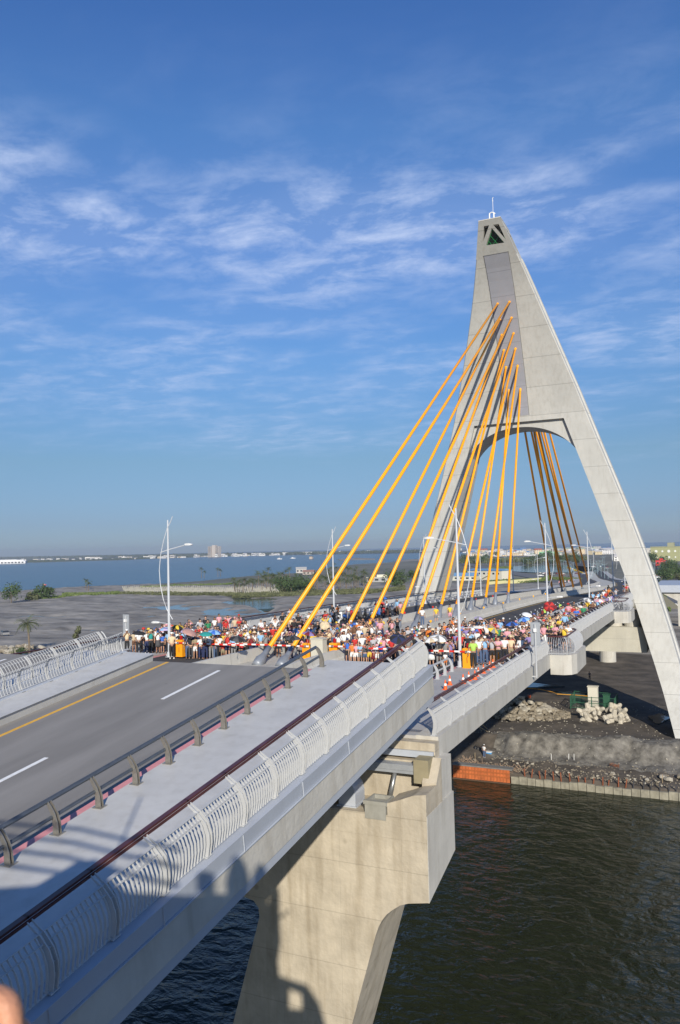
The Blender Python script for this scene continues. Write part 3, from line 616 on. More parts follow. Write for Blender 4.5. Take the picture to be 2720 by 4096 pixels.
# ================================================================ LAND AND WATER
def pip(x,y,P):
    c=False; j=len(P)-1
    for i in range(len(P)):
        if (P[i][1]>y)!=(P[j][1]>y) and x<(P[j][0]-P[i][0])*(y-P[i][1])/(P[j][1]-P[i][1])+P[i][0]: c=not c
        j=i
    return c
def pdist(x,y,P):
    m=1e9
    for (a,b),(c,d) in zip(P,P[1:]+P[:1]):
        L2=(c-a)**2+(d-b)**2; t=max(0,min(1,((x-a)*(c-a)+(y-b)*(d-b))/L2)) if L2 else 0
        m=min(m,math.hypot(x-a-t*(c-a),y-b-t*(d-b)))
    return m
W=1.10
SHORE=[(700,97),(-3,96.4),(-27,95.2),(-60,102),(-110,128),(-165,148),(-190,160),(-260,210),(-340,270),(-450,340),(-478,428),(-470,495),(-436,532),(-422,596),(-442,719),(-430,798),(-450,880),(-543,1225),(-510,1410),(-560,1900),(-900,3300),(-1900,5400),(-1300,5200),(-700,4300),(200,2800),(1500,2000),(2200,1300)]
mm=mat('water',(.012,.022,.018),.09,spec=.5)
def water_mat(name,c,fs,strength,rough,sp=.5):
    m=bpy.data.materials.new(name); m.use_nodes=True; t=m.node_tree; l=t.links.new; b=t.nodes['Principled BSDF']
    b.inputs['Base Color'].default_value=(*c,1); b.inputs['Roughness'].default_value=rough; b.inputs['IOR'].default_value=1.333; b.inputs['Specular IOR Level'].default_value=sp
    co=t.nodes.new('ShaderNodeTexCoord'); prev=None
    for sc_,st,ro,sx in fs:
        ma=t.nodes.new('ShaderNodeMapping'); ma.inputs['Rotation'].default_value=(0,0,ro); ma.inputs['Scale'].default_value=(sx,1,1); l(co.outputs['Object'],ma.inputs[0])
        n=t.nodes.new('ShaderNodeTexNoise'); n.inputs['Scale'].default_value=sc_; n.inputs['Detail'].default_value=4; n.inputs['Distortion'].default_value=.6; l(ma.outputs[0],n.inputs['Vector'])
        bu=t.nodes.new('ShaderNodeBump'); bu.inputs['Strength'].default_value=strength; bu.inputs['Distance'].default_value=st; l(n.outputs[0],bu.inputs['Height'])
        if prev: l(prev.outputs[0],bu.inputs['Normal'])
        prev=bu
    l(prev.outputs[0],b.inputs['Normal']); MATS[name]=m; return m
RIV=water_mat('channel_water',(.019,.023,.012),[(.35,.5,.6,1.0),(1.3,.26,.9,.55),(.06,.8,.2,1)],.75,.13,.30)
LAG=water_mat('lagoon_water',(.03,.07,.095),[(.12,.6,.3,.5),(.5,.25,.8,.5)],1.0,.25,.42)
mb=MB(); mb.add([(-1500,-600,WATER),(1500,-600,WATER),(1500,300,WATER),(-300,300,WATER),(-700,200,WATER),(-1500,200,WATER)],[(0,1,2,3,4,5)]); struct(mb.build('river_water',RIV))
mb=MB(); mb.add([(-30000,200.01,WATER+.0),(-700,200.01,WATER),(-300,300.01,WATER),(1500,300.01,WATER),(30000,300.01,WATER),(30000,40000,WATER),(-30000,40000,WATER)],[(0,1,2,3,4,5,6)]); struct(mb.build('lagoon_water',LAG))
MUD=mat('grey_mud',(.20,.185,.165),.95,var=.5,scale=.09,bump=1.0,bscale=.45,c2=(.36,.33,.285),stretch=(.6,1.3,1))
m=MUD.node_tree
DMUD=mat('damp_dark_ground',(.06,.05,.04),.9,var=.4,scale=.3,bump=.8,bscale=2.0,c2=(.135,.113,.09))  # darker brown ground for the beach and below the bridge
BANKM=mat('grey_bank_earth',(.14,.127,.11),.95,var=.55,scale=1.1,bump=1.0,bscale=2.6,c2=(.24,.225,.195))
PONDL=[(690,2428,230,22),(905,2448,190,30),(1000,2412,210,24),(840,2464,150,14),(620,2465,60,10),(120,2466,110,9),(240,2468,60,8),(560,2505,100,9),(1060,2397,120,10),(430,2488,40,6),(345,2521,110,8),(1010,2455,110,9),(1780,2370,160,8)]
PONDS=[]
for a_,b_,w_,h_ in PONDL:
    c_=onz(a_,b_,GROUND-.4); r_=onz(a_+w_/2,b_,GROUND-.4)-c_; u_=onz(a_,b_-h_/2,GROUND-.4)-c_
    PONDS.append((c_.x,c_.y,r_.x,r_.y,u_.x,u_.y,1/(r_.x*u_.y-r_.y*u_.x)))
# near building ground: a relief grid
def hgt(x,y):
    n=noise.noise(Vector((x*.035,y*.035,3))); n2=noise.noise(Vector((x*.16,y*.16,7))); n3=noise.noise(Vector((x*.6,y*.6,1)))
    h=GROUND+.35*n+.22*n2+.06*n3
    if x<-150 or y>160:
        for (px_,py_,ux,uy,vx,vy,inv) in PONDS:
            dx_,dy_=x-px_,y-py_; a_=(dx_*vy-dy_*vx)*inv; b_=(dy_*ux-dx_*uy)*inv; q_=a_*a_+b_*b_
            if q_<2.2: h=min(h,h*(q_/2.2)+(GROUND-1.0)*(1-q_/2.2)+.55*n2)
    if x<-45: h+= .30*n2+.16*n3+.8*max(0,noise.noise(Vector((x*.02,y*.045,9))))+.9*max(0,n2)*max(0,noise.noise(Vector((x*.012,y*.03,4)))+.2)
    if -60<x<60 and y<125:      # beach, then eroded bank
        e=104.0+2.0*noise.noise(Vector((x*.16,0,2)))+1.3*noise.noise(Vector((x*.55,3,2)))+.5*noise.noise(Vector((x*1.6,5,2)))
        t=max(0,min(1,(y-e)/2.6)); t=t*t*(3-2*t); lip=(.75+.5*noise.noise(Vector((x*.3,y*.3,8))))*math.exp(-((y-e-3)/3.2)**2)*(1 if x>-25 else .2)+.28*noise.noise(Vector((x*.9,y*.9,4)))*math.exp(-((y-e-1)/4)**2)
        k=max(0,min(1,(x+34)/8)); b=BEACH+.12*n3+.1*n2+ (y-97)*.05
        hh=b+(h+lip-b)*t+(.30*noise.noise(Vector((x*1.1,y*1.1,14)))+.14*noise.noise(Vector((x*2.3,y*2.3,15))))*math.exp(-((y-e-2)/5)**2)+.35*math.exp(-((y-e+2.2)/1.4)**2)*abs(noise.noise(Vector((x*.5,y*.5,6))));  h=h*(1-k)+hh*k if x<0 else hh
    return h
def grid(x0,x1,y0,y1,st,inside,hf):
    nx=int((x1-x0)/st)+1; ny=int((y1-y0)/st)+1; mb=MB(); idx={}
    for j in range(ny):
        for i in range(nx):
            x=x0+i*st;y=y0+j*st; d=hf(x,y)
            idx[i,j]=len(mb.v); mb.v.append((x,y,d))
    for j in range(ny-1):
        for i in range(nx-1):
            mb.f.append((idx[i,j],idx[i+1,j],idx[i+1,j+1],idx[i,j+1])); mb.m.append(0)
    return mb
NP=SHORE
def hs(x,y):
    h=hgt(x,y)
    if x>-27: 
        return h if y>95.9 else WATER-1.5
    d=pdist(x,y,NP[1:14]) if y<420 else 99; ins=pip(x,y,NP)
    if not ins: return max(WATER-2,h-1.2-d*.9)
    return h if d>6 else min(h,WATER+.2+(h-WATER-.2)*d/6)
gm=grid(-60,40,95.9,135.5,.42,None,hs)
for i,f_ in enumerate(gm.f):
    cxx=sum(gm.v[q][0] for q in f_)/4; cyy=sum(gm.v[q][1] for q in f_)/4; zz=[gm.v[q][2] for q in f_]
    edge=101.5+1.5*noise.noise(Vector((cxx*.2,1,1))); up=110+2.2*noise.noise(Vector((cxx*.18,2,1)))+.8*noise.noise(Vector((cxx*.9,cyy*.9,1)))
    if edge<cyy<up and cxx>-27+1.5*noise.noise(Vector((cyy*.5,0,0))): gm.m[i]=1
gm=gm.build('bank_ground',[DMUD,BANKM],smooth=True); struct(gm)
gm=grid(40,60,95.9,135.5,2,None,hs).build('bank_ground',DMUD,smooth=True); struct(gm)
gm=grid(-480,-60,96,534,2.4,None,lambda x,y: hs(x,y)).build('mudflat',MUD,smooth=True); struct(gm)
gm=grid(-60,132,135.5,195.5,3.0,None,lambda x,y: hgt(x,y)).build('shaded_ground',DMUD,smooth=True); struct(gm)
gm=grid(-60,132,195.5,534,3.0,None,lambda x,y: hgt(x,y)).build('mudflat',MUD,smooth=True); struct(gm)
# wide low land to the horizon
FAR=mat('far_plain',(.12,.125,.085),.95,var=.4,scale=.006,c2=(.21,.20,.16))
def hf(x,y): return GROUND-.55+.3*noise.noise(Vector((x*.01,y*.01,0)))
bm=bmesh.new(); vs=[bm.verts.new((a,b,GROUND-.6)) for a,b in [(700,97.5),(61,97.2),(61,134),(-58,134),(-58,300),(-300,330),(-470,500)]+SHORE[12:]]
f=bm.faces.new(vs); g=bmesh.ops.extrude_face_region(bm,geom=[f]); 
for v in [v for v in g['geom'] if isinstance(v,bmesh.types.BMVert)]: v.co.z=WATER-1
bmesh.ops.recalc_face_normals(bm,faces=bm.faces); me=bpy.data.meshes.new('plain'); bm.to_mesh(me); bm.free(); me.materials.append(FAR); struct(put('plain',me))
# far side of the lagoon
FS=[(-3400,2350),(-2770,2450),(-2650,2600),(-2500,2960),(-2900,3900),(-3050,4550),(-2260,4620),(-2000,5540),(-1900,5700),(-2600,8500),(-9000,9000),(-12000,2500)]
mb=MB(); mb.prism(FS,2,WATER-1,WATER+1.2); struct(mb.build('far_shore',mat('far_shore_green',(.07,.085,.06),.95,var=.4,scale=.004)))
isl=[onz(1370,2247,WATER),onz(1480,2243,WATER),onz(1560,2250,WATER),onz(1700,2258,WATER),onz(1700,2266,WATER),onz(1560,2259,WATER),onz(1420,2255,WATER)]
for k,(p,lab) in enumerate([([(1350,2238),(1430,2232),(1505,2235),(1500,2239),(1420,2240),(1360,2243)],0),([(1570,2247),(1640,2238),(1700,2237),(1700,2245),(1640,2250)],1)]):
    P=[onz(a,b,WATER) for a,b in p]; mb=MB(); mb.prism([(q.x,q.y) for q in P],2,WATER-1,WATER+.7); struct(mb.build('sandbar',MUD))
# ponds on the flat
POND=water_mat('pond_water',(.03,.05,.06),[(.8,.05,.2,1)],.6,.06)
random.seed(5)
for a,b,w_,h_ in PONDL+[(2190,2275,250,16)]:
    c=onz(a,b,GROUND-.4); r=onz(a+w_*.8,b,GROUND-.4)-c; u=onz(a,b-h_*.8,GROUND-.4)-c
    P=[c+r*math.cos(6.2832*k/26)+u*math.sin(6.2832*k/26) for k in range(26)]; zt_=GROUND-.5+.012*random.random() if b>2300 else GROUND+.1
    mb=MB(); mb.prism([(p.x,p.y) for p in P],2,GROUND-1.6,zt_); struct(mb.build('pond',POND))
# near dark puddles under the bridge
for (x,y,rx,ry) in ((-7.0,124,1.3,3.0),(-31,146,6,2.2),(-22,141,3,.8)):
    P=[(x+rx*math.cos(a)*(1+.3*math.sin(3*a)),y+ry*math.sin(a)*(1+.25*math.cos(4*a))) for a in [6.2832*k/22 for k in range(22)]]
    mb=MB(); mb.prism(P,2,GROUND-.5,GROUND+.25); struct(mb.build('puddle',POND))
# roads on the plain
def road(pts,w_,z,m,name):
    mb=MB(); rows=[]
    for i,p in enumerate(pts):
        q=Vector(pts[min(i+1,len(pts)-1)])-Vector(pts[max(i-1,0)]); n=Vector((q.y,-q.x)).normalized()*w_/2
        rows.append([(p[0]-n.x,p[1]-n.y,z),(p[0]+n.x,p[1]+n.y,z),(p[0]+n.x,p[1]+n.y,z-.8),(p[0]-n.x,p[1]-n.y,z-.8)])
    mb.loft(rows); return struct(mb.build(name,m))
G2=GROUND-.35
def pp(x,y,z=GROUND): v=onz(x,y,z); return (v.x,v.y)
road([pp(2250,2330),pp(2150,2308),pp(2000,2282),pp(1900,2262),pp(1800,2244),pp(1740,2232)],16,G2+.25,mat('grey_road',(.13,.13,.135),.9,var=.1,scale=.1),'country_road')
road([pp(2720,2425),pp(2700,2390),pp(2680,2340),pp(2665,2300),pp(2650,2260)],12,G2+.5,mat('grey_road',(.13,.13,.135)),'side_road')
road([pp(2330,2262),pp(2300,2252),pp(2200,2240),pp(2050,2232)],9,G2+.25,mat('grey_road',(.13,.13,.135)),'country_road')
# embankment / ramp foot under the descending deck
mb=MB(); rows=[]
for Y in range(330,1300,30):
    c=cx(Y); z=zd(Y)-.4; w0=16; w1=16+(z-GROUND)*1.3
    rows.append([(c-w0,Y,z),(c+w0,Y,z),(c+w1,Y,GROUND-1),(c-w1,Y,GROUND-1)])
mb.loft(rows); struct(mb.build('embankment',FAR))
road([(cx(Y),Y) for Y in range(740,1381,40)],20,GROUND+.1,ASPHD,'highway')
for Y in (215,255,295):
    for s in (-7,7):
        mb=MB(); mb.lathe([(1.3,GROUND-1.5),(1.3,zd(Y)-2.3)],(cx(Y)+s,Y,0),16); mb.box(cx(Y)+s-2.2,cx(Y)+s+2.2,Y-1,Y+1,zd(Y)-2.3,zd(Y)-.9); tag(mb.build('bridge_column',CONC),f'distant round ramp column, {"right" if s>0 else "left"} of the pair '+{215:'nearest the tower',255:'in the middle',295:'farthest away'}[Y],'bridge column',group='ramp columns')
# ================================================================ QUAY, ORANGE SHUTTER, BANK CLUTTER
t=thing('sheet_pile_wall','low wall of pale weathered concrete planks along the water','retaining wall')
random.seed(11); qc=mat('weathered_plank',(.27,.25,.19),.9,var=.3,scale=1.4,stain=.5)
x=-22.3
while x<30:
    mb=MB(); dz=random.uniform(-.12,.06); mb.box(x,x+.92,95.4+random.uniform(-.05,.05),95.75,WATER-1,BEACH-.15+dz); mb.build('plank',qc,t); x+=.98
t=thing('formwork_wall','bright orange steel shutter wall with ribs standing at the water edge','formwork')
of=mat('orange_steel',(.44,.125,.035),.6,var=.3,scale=1.2,stain=.3)
mb=MB(); mb.box(-29.5,-22.4,95.2,95.3,WATER+.1,WATER+1.6); mb.build('skin',of,t)
for k in range(18):
    mb=MB(); mb.box(-29.4+k*.39,-29.33+k*.39,95.1,95.2,WATER+.0,WATER+1.56); mb.build('rib',of,t)
mb=MB(); mb.box(-29.5,-22.4,95.05,95.2,WATER+.7,WATER+.78); mb.box(-29.5,-22.4,95.05,95.2,WATER+1.15,WATER+1.22);mb.build('waler',mat('rusty_orange',(.40,.12,.03),.8),t)
mb=MB(); mb.box(-29.6,-22.1,95.15,96.3,WATER+1.6,WATER+1.75); mb.build('coping',mat('grey_coping',(.17,.165,.155),.9,var=.2,scale=2),t)
mb=MB(); mb.box(-29.5,-22.3,94.9,95.15,WATER-.5,WATER+.1); mb.build('toe_beam',mat('dark_rust',(.10,.06,.035),.9),t)
for k in range(26):
    x=-20.9+k*.9+random.uniform(-.15,.15); mb=MB(); mb.box(-.06,.06,-.06,.06,-.4,random.uniform(.35,.8)); o=mb.build('stake',mat('rusty_steel' if k<14 else 'dark_steel',(.22,.07,.03) if k<14 else (.05,.05,.055),.85),loc=(x,96.15,BEACH)); o.rotation_euler=(random.uniform(-.15,.15),random.uniform(-.15,.15),0)
    tag(o,('short rusty steel stake behind the plank wall' if k<14 else 'short dark steel stake behind the plank wall'),'stake',group='rusty stakes' if k<14 else 'dark stakes')
def rock_mesh(name,seed,m,sub=2,rough=.35,fl=.8):
    bm=bmesh.new(); bmesh.ops.create_icosphere(bm,subdivisions=sub,radius=1)
    for v in bm.verts:
        n=noise.noise(v.co*1.3+Vector((seed,0,0))); n2=noise.noise(v.co*3.1+Vector((seed,5,0))); v.co*=1+rough*n+rough*.35*n2
        for ax,lim in ((0,.78),(1,.75),(2,.62)): v.co[ax]=max(-lim,min(lim,v.co[ax]))
        v.co.z*=fl
    me=bpy.data.meshes.new(name); bm.to_mesh(me); bm.free(); me.materials.append(m); return me
RK=mat('pale_rock',(.36,.33,.27),.9,var=.25,scale=1.5,bump=.3,bscale=6)
BR=mat('brown_rock',(.25,.215,.16),.9,var=.3,scale=1.5,bump=.3,bscale=6)
rocks=[rock_mesh('rock',i*3.7,RK if i%2 else BR,2) for i in range(6)]
def pile(cxx,cyy,n,rx,ry,h,s0,s1,group,label,z0=GROUND,zone=None):
    for i in range(n):
        a=random.random()*6.2832; r=math.sqrt(random.random()); x=cxx+rx*r*math.cos(a); y=cyy+ry*r*math.sin(a)
        z=z0+h*max(0,1-r)*random.uniform(.85,1.1); s=random.uniform(s0,s1)
        o=put('rock',rocks[i%6],None,(x,y,z+s*.3)); o.scale=(s*random.uniform(.8,1.3),s,s*random.uniform(.7,1.1)); o.rotation_euler=(random.uniform(-.4,.4),random.uniform(-.4,.4),random.random()*6)
        tag(o,label,'rock',group=group)
pile(-26.6,121.8,150,6.4,4.4,2.3,.34,.7,'broken rocks in the big heap','rough brown rock in the big heap below the bridge fence')
pile(-24.5,100.3,26,5.5,1.6,.3,.1,.24,'rubble by the formwork','small pale rubble on the beach above the orange shutter',z0=BEACH+.1)
pile(-9,98.4,50,11,1.9,.1,.12,.28,'pale stones on the beach','small pale stone scattered on the dark beach',z0=BEACH+.05)
pile(-4.2,100,9,1.5,1.2,.5,.3,.55,'boulders at right edge','grey boulder in the small group at the right edge',z0=BEACH+.1)
pile(-172,160,50,12,7,1.6,.6,1.4,'rocks on the far left bank','pale rock in the bank left of the coconut palm',z0=GROUND-.6)
def rubble(n,fx,s0,s1,m,name,label,seed):
    random.seed(seed); mb=MB()
    for _ in range(n):
        x,y,z=fx(); s=random.uniform(s0,s1); q=[Vector((random.uniform(.6,1.2)*a*s,random.uniform(.6,1.2)*b*s,random.uniform(.4,.9)*c_*s)) for a,b,c_ in ((-1,-1,-1),(1,-1,-1),(1,1,-1),(-1,1,-1),(-1,-1,1),(1,-1,1),(1,1,1),(-1,1,1))]
        r_=Matrix.Rotation(random.random()*6,3,'Z')@Matrix.Rotation(random.uniform(-.5,.5),3,'X'); q=[r_@v+Vector((x,y,z)) for v in q]; mb.hexa(q[:4],q[4:])
    tag(mb.build(name,m),label,'rubble',kind='stuff')
def fr1():
    x=random.uniform(-26,8); y=97+random.random()**1.6*5.5; return x,y,hgt(x,y)+.02
def fr2():
    a=random.random()*6.28; r=math.sqrt(random.random()); return -26.6+7.4*r*math.cos(a),121.8+5*r*math.sin(a),GROUND+.15+2.0*max(0,1-r)*random.random()
def fr3():
    x=random.uniform(-30,2); y=random.uniform(103,134); return x,y,hgt(x,y)+.01
def fr4():
    x=random.uniform(-29,-21); y=96.5+random.random()*2.2; return x,y,hgt(x,y)+.05
rubble(800,fr1,.03,.085,BR,'beach_rubble','fine pale rubble strewn over the narrow beach',1)
rubble(700,fr2,.12,.30,BR,'heap_rubble','small broken stone filling the big rock heap',2)
rubble(500,fr3,.03,.09,RK,'ground_rubble','small stones scattered over the ground under the bridge',3)
random.seed(31); mb=MB()
for _ in range(170):
    x,y,z=fr4(); a=random.random()*6.28; L_=random.uniform(.3,.9); mb.tube([(x,y,z-.05),(x+L_*math.cos(a)*.8,y+L_*math.sin(a)*.4,z+L_*random.uniform(.1,.7))],.022,4)
tag(mb.build('driftwood',mat('dry_stalks',(.36,.25,.17),.9,var=.3,scale=3)),'tangle of dry brown stalks above the orange shutter','driftwood',kind='stuff')
# concrete armour blocks (tetrapod pieces)
def armour():
    mb=MB()
    for d in (Vector((0,0,1)),Vector((.94,0,-.33)),Vector((-.47,.82,-.33)),Vector((-.47,-.82,-.33))): mb.tube([d*.0,d*.45,d*.95,d*1.05],[.48,.42,.33,.27],8)
    return mb.mesh('armour_block',mat('armour_concrete',(.47,.43,.35),.9,var=.15,scale=1.5,bump=.2,bscale=5))
am=armour(); random.seed(3)
pos=[(2115,2866,-.1),(2090,2852,.5),(2130,2850,.3),(2155,2870,0),(2395-8,2845,.2),(2420,2850,.5),(2385,2870,0),(2450,2855,.3),(2478,2862,.4),(2500,2868,.2),(2472,2885,0),(2495,2892,-.1),(2330,2862,.3),(2350,2858,.5),(2320,2880,0)]
pos=[(2330,2862,.3),(2355,2856,.5),(2375,2870,.1),(2400,2856,.4),(2345,2874,-.1),(2445,2852,.4),(2470,2850,.5),(2490,2865,.3),(2455,2872,.1),(2480,2885,0),(2500,2880,-.1),(2430,2885,-.2)]
wd=['leftmost','second from the left','third from the left','fourth from the left','low one at left','left of the right-hand heap','topmost in the right-hand heap','rightmost in its heap','middle of the right-hand heap','front of the right-hand heap','lowest at the right','small one between the heaps']
for i,(a,b,h) in enumerate(pos):
    p=onz(a,b,GROUND+.3); o=put('armour_block',am,None,(p.x,p.y,GROUND+.5+h)); o.rotation_euler=(random.random()*3,random.random()*3,random.random()*6); s=random.uniform(.78,.98); o.scale=(s,s,s)
    tag(o,f'pale four-legged concrete armour block before the green cage, {wd[i]}','armour block',group='concrete armour blocks')
# utility cabinet in green cage
bx0=onz(2378,2826,GROUND)
t=thing('utility_cabinet','tall white-cream cabinet on a plinth inside the green mesh cage','cabinet',(bx0.x,bx0.y-1,GROUND))
mb=MB(); mb.box(-.75,.75,-.5,.5,.0,3.3); mb.build('body',mat('cream_white',(.62,.59,.5),.5),t); mb=MB(); mb.box(-.85,.85,-.6,.6,3.3,3.42); mb.build('lid',mat('cream_white',(.62,.59,.5)),t)
t=thing('metal_cage','dark green mesh cage around the cream cabinet under the bridge','fence',(bx0.x,bx0.y-1,GROUND)); gcm=mat('dark_green_paint',(.02,.09,.05),.5)
for xx in (-3.2,0,3.4):
    for yy in (-2.2,2.4):
        mb=MB(); mb.box(xx-.06,xx+.06,yy-.06,yy+.06,0,2.1); mb.build('post',gcm,t)
for yy in (-2.2,2.4):
    mb=MB()
    for z in (.3,1.1,2.0): mb.box(-3.2,3.4,yy-.03,yy+.03,z-.04,z+.04)
    for k in range(34): mb.box(-3.2+k*.2-.012,-3.2+k*.2+.012,yy-.01,yy+.01,.3,2.0)
    mb.build('mesh_panel',gcm,t)
for xx in (-3.2,3.4):
    mb=MB()
    for z in (.3,1.1,2.0): mb.box(xx-.03,xx+.03,-2.2,2.4,z-.04,z+.04)
    for k in range(24): mb.box(xx-.01,xx+.01,-2.2+k*.2-.012,-2.2+k*.2+.012,.3,2.0)
    mb.build('mesh_panel',gcm,t)
mb=MB(); mb.box(1.4,2.4,.5,1.4,0,2.0); mb.box(1.3,2.5,.4,1.5,2.0,2.1); tag(mb.build('switch_box',gcm,loc=(bx0.x,bx0.y-1,GROUND)),'small green switch box inside the cage right of the cream cabinet','box')
c=onz(2225,3000,BEACH+.5); mb=MB()
for k in range(5):
    z=k*.22; mb.box(-1,1,-.65,-.57,z,z+.14); mb.box(-1,1,.57,.65,z,z+.14); mb.box(-1,-.92,-.65,.65,z,z+.14); mb.box(.92,1,-.65,.65,z,z+.14)
for a in (-.95,.95):
    for b in (-.6,.6): mb.box(a-.05,a+.05,b-.05,b+.05,0,1.15)
mb.box(-.95,.95,-.6,.6,0,.08)
o=mb.build('rusty_crate',mat('rust',(.20,.075,.035),.9,var=.3,scale=3),loc=(c.x,c.y,BEACH+.45)); o.rotation_euler=(0,0,.25); tag(o,'rusty open steel crate lying at the foot of the mud bank','crate')
c=onz(2458,3070,BEACH+.2); mb=MB()
for k in range(26):
    a=random.random()*6.28; b=random.random()*3.1; mb.tube([(.6*math.cos(a),.4*math.sin(a),.3+.25*math.cos(b)),(.6*math.cos(a+1.3),.4*math.sin(a+1.3),.3+.3*math.sin(b))],.02,4)
tag(mb.build('wire_tangle',mat('rust',(.2,.075,.035)),loc=(c.x,c.y,BEACH+.1)),'tangle of rust-red wire among the beach stones','wire')
for i,(a,b) in enumerate(((2275,3045),(2296,3045),(2205,3045),(2650,3130),(1900,3040))):
    c=onz(a,b,BEACH+.1); mb=MB(); mb.tube([(0,0,-.3),(.03,0,.95)],.035,6); tag(mb.build('marker_stick',WHP if i<3 else mat('wood_stick',(.35,.26,.15),.9),loc=(c.x,c.y,BEACH+.1)),['left of two white sticks standing near the mud bank','right of two white sticks standing near the mud bank','thin white stick left of the pair below the crate','thin stick near the right end of the plank wall','wooden stick near the crouched bundle by the man'][i],'stick')
c=onz(1957,3022,BEACH+.2); mb=MB(); mb.box(-.35,.35,-.25,.25,0,.4); mb.k=1; mb.box(-.37,.37,-.27,.27,.4,.48); tag(mb.build('cool_box',[mat('light_blue_plastic',(.08,.3,.6),.4),WHP],loc=(c.x,c.y,BEACH+.25)),'light blue cool box on the ground beside the man on the beach','cool box')
c=onz(2117,2790,GROUND+.2); mb=MB(); mb.lathe([(.22,0),(.3,.5)],(0,0,0),10); tag(mb.build('bucket',mat('orange_plastic',(.75,.12,.03),.5),loc=(c.x,c.y,GROUND+.1)),'small orange bucket alone on the dark ground under the bridge','bucket')
mb=MB(); P=[onz(a,b,GROUND+.35) for a,b in ((2105,2752),(2160,2757),(2210,2768),(2228,2776),(2300,2780),(2370,2786))]; mb.tube(P,.07,6); tag(mb.build('hose',mat('orange_hose',(.62,.30,.03),.6)),'orange hose lying across the ground to the cream cabinet','hose')
for k in range(5):
    c=onz(1900+k*9,2920+k%2*6,GROUND+.1); mb=MB(); mb.tube([(-.8,0,0),(.7,.2,.9)],.06,5); o=mb.build('timber_pole',mat('wood_stick',(.35,.26,.15)),loc=(c.x,c.y,c.z)); o.rotation_euler=(0,0,k*1.1); tag(o,'short timber pole leaning in the dirt below the bridge edge','pole',group='timber poles')
# far abutment seen right of the tower leg
t=thing('side_ramp','grey concrete ramp end with its own column right of the tower leg','ramp')
a=onz(2640,2363,-14); mb=MB(); X0=-14; Y0=262
mb.box(X0,X0+9.5,Y0-2,Y0+30,-15.6,-13.4); mb.build('parapet',FASC,t); mb=MB(); mb.prism([(X0+9,-15.6),(X0+1,-15.6),(X0+6,-18.2),(X0+6,-27),(X0+9,-27)],1,Y0-1,Y0+1); mb.build('column',CONC,t)
# ================================================================ LOOKOUT BUILDING BEHIND THE LENS (only its shadow is in the picture)
t=thing('lookout_building','bridge control building behind the photographer, seen only as a shadow','building')
mb=MB(); mb.prism([(-14,-.55),(-6.25,-.28),(-4.85,.05),(-4.75,.5),(-4.3,.68),(-3.6,.55),(-2.9,.18),(-1.9,.3),(-1.4,.45),(-.9,.5),(-.15,.45),(-.1,-.9),(-.25,-1.6),(-.2,-2.1),(.2,-2.15),(.2,-7.3),(-14,-7.3)],1,-6,-.9); mb.build('wall',CONC,t)
mb=MB(); mb.prism([(.2,-2.15),(.95,-2.2),(1.45,-2.75),(1.7,-3.5),(2.6,-7.3),(.2,-7.3),(.2,-3.2),(.95,-3.1),(.92,-2.4),(.2,-2.3)],1,-1.3,-.9); mb.build('porch',CONC,t)
mb=MB(); mb.lathe([(.2,.4),(.24,.9),(.17,1.25),(.12,1.28),(.12,1.38),(.05,1.45)],(-.75,-1.15,0),10); mb.lathe([(.2,.4),(.22,.9),(.16,1.2),(.1,1.25),(.11,1.32),(.04,1.4)],(-.25,-1.1,0),10); mb.box(-1.5,-1.25,-1.3,-1.1,.6,.95); mb.build('roof_equipment',GSTEEL,t)  # unseen onlooker heads and a small box, added to cast their shadows
mb=MB()
for z in (.15,.5,.85,1.2): mb.tube([(-14,-1,z-.3),(-8,-1,z),(-5,-1,z+.15),(-2,-1,z+.0)],.045,6)
mb.build('roof_rail',GSTEEL,t)
mb=MB(); mb.tube([(-3.2,-2,.5),(-3.2,-2,3.0)],.03,6); mb.build('mast',GSTEEL,t)
# ================================================================ SKINNED FIGURES
def skin_mesh(name,verts,edges,radii,m,sub=1,root=0,extra=None):
    me=bpy.data.meshes.new(name); me.from_pydata([tuple(v) for v in verts],edges,[]); o=bpy.data.objects.new('tmp',me); col.objects.link(o)
    o.modifiers.new('s','SKIN'); sv=me.skin_vertices[0].data if me.skin_vertices else None
    if sv is None:
        bm=bmesh.new(); bm.from_mesh(me); bm.verts.layers.skin.verify(); bm.to_mesh(me); bm.free(); sv=me.skin_vertices[0].data
    for i,r in enumerate(radii): sv[i].radius=(r if isinstance(r,tuple) else (r,r)); sv[i].use_root=(i==root)
    if sub: s=o.modifiers.new('d','SUBSURF'); s.levels=sub; s.render_levels=sub
    dg=bpy.context.evaluated_depsgraph_get(); dg.update(); ev=o.evaluated_get(dg); r=bpy.data.meshes.new_from_object(ev); r.name=name
    bpy.data.objects.remove(o); r.materials.clear(); r.materials.append(m); r.polygons.foreach_set('use_smooth',[True]*len(r.polygons)); return r
def join_mb(me,mb,mats):
    bm=bmesh.new(); bm.from_mesh(me); 
    vs=[bm.verts.new(v) for v in mb.v]
    for f,k in zip(mb.f,mb.m):
        try: q=bm.faces.new([vs[i] for i in f]); q.material_index=k; q.smooth=True
        except ValueError: pass
    bmesh.ops.recalc_face_normals(bm,faces=bm.faces); bm.to_mesh(me); bm.free(); me.materials.clear()
    for m in mats: me.materials.append(m)
    return me
SKINS=[mat('tan_skin',(.42,.235,.15),.55),mat('warm_skin',(.50,.30,.20),.55),mat('brown_skin',(.32,.17,.10),.55)]
EYE=mat('dark_eye',(.02,.015,.012),.3); LIP=mat('lip_red',(.28,.08,.06),.5)
HAIR=mat('black_hair',(.012,.010,.009),.5)
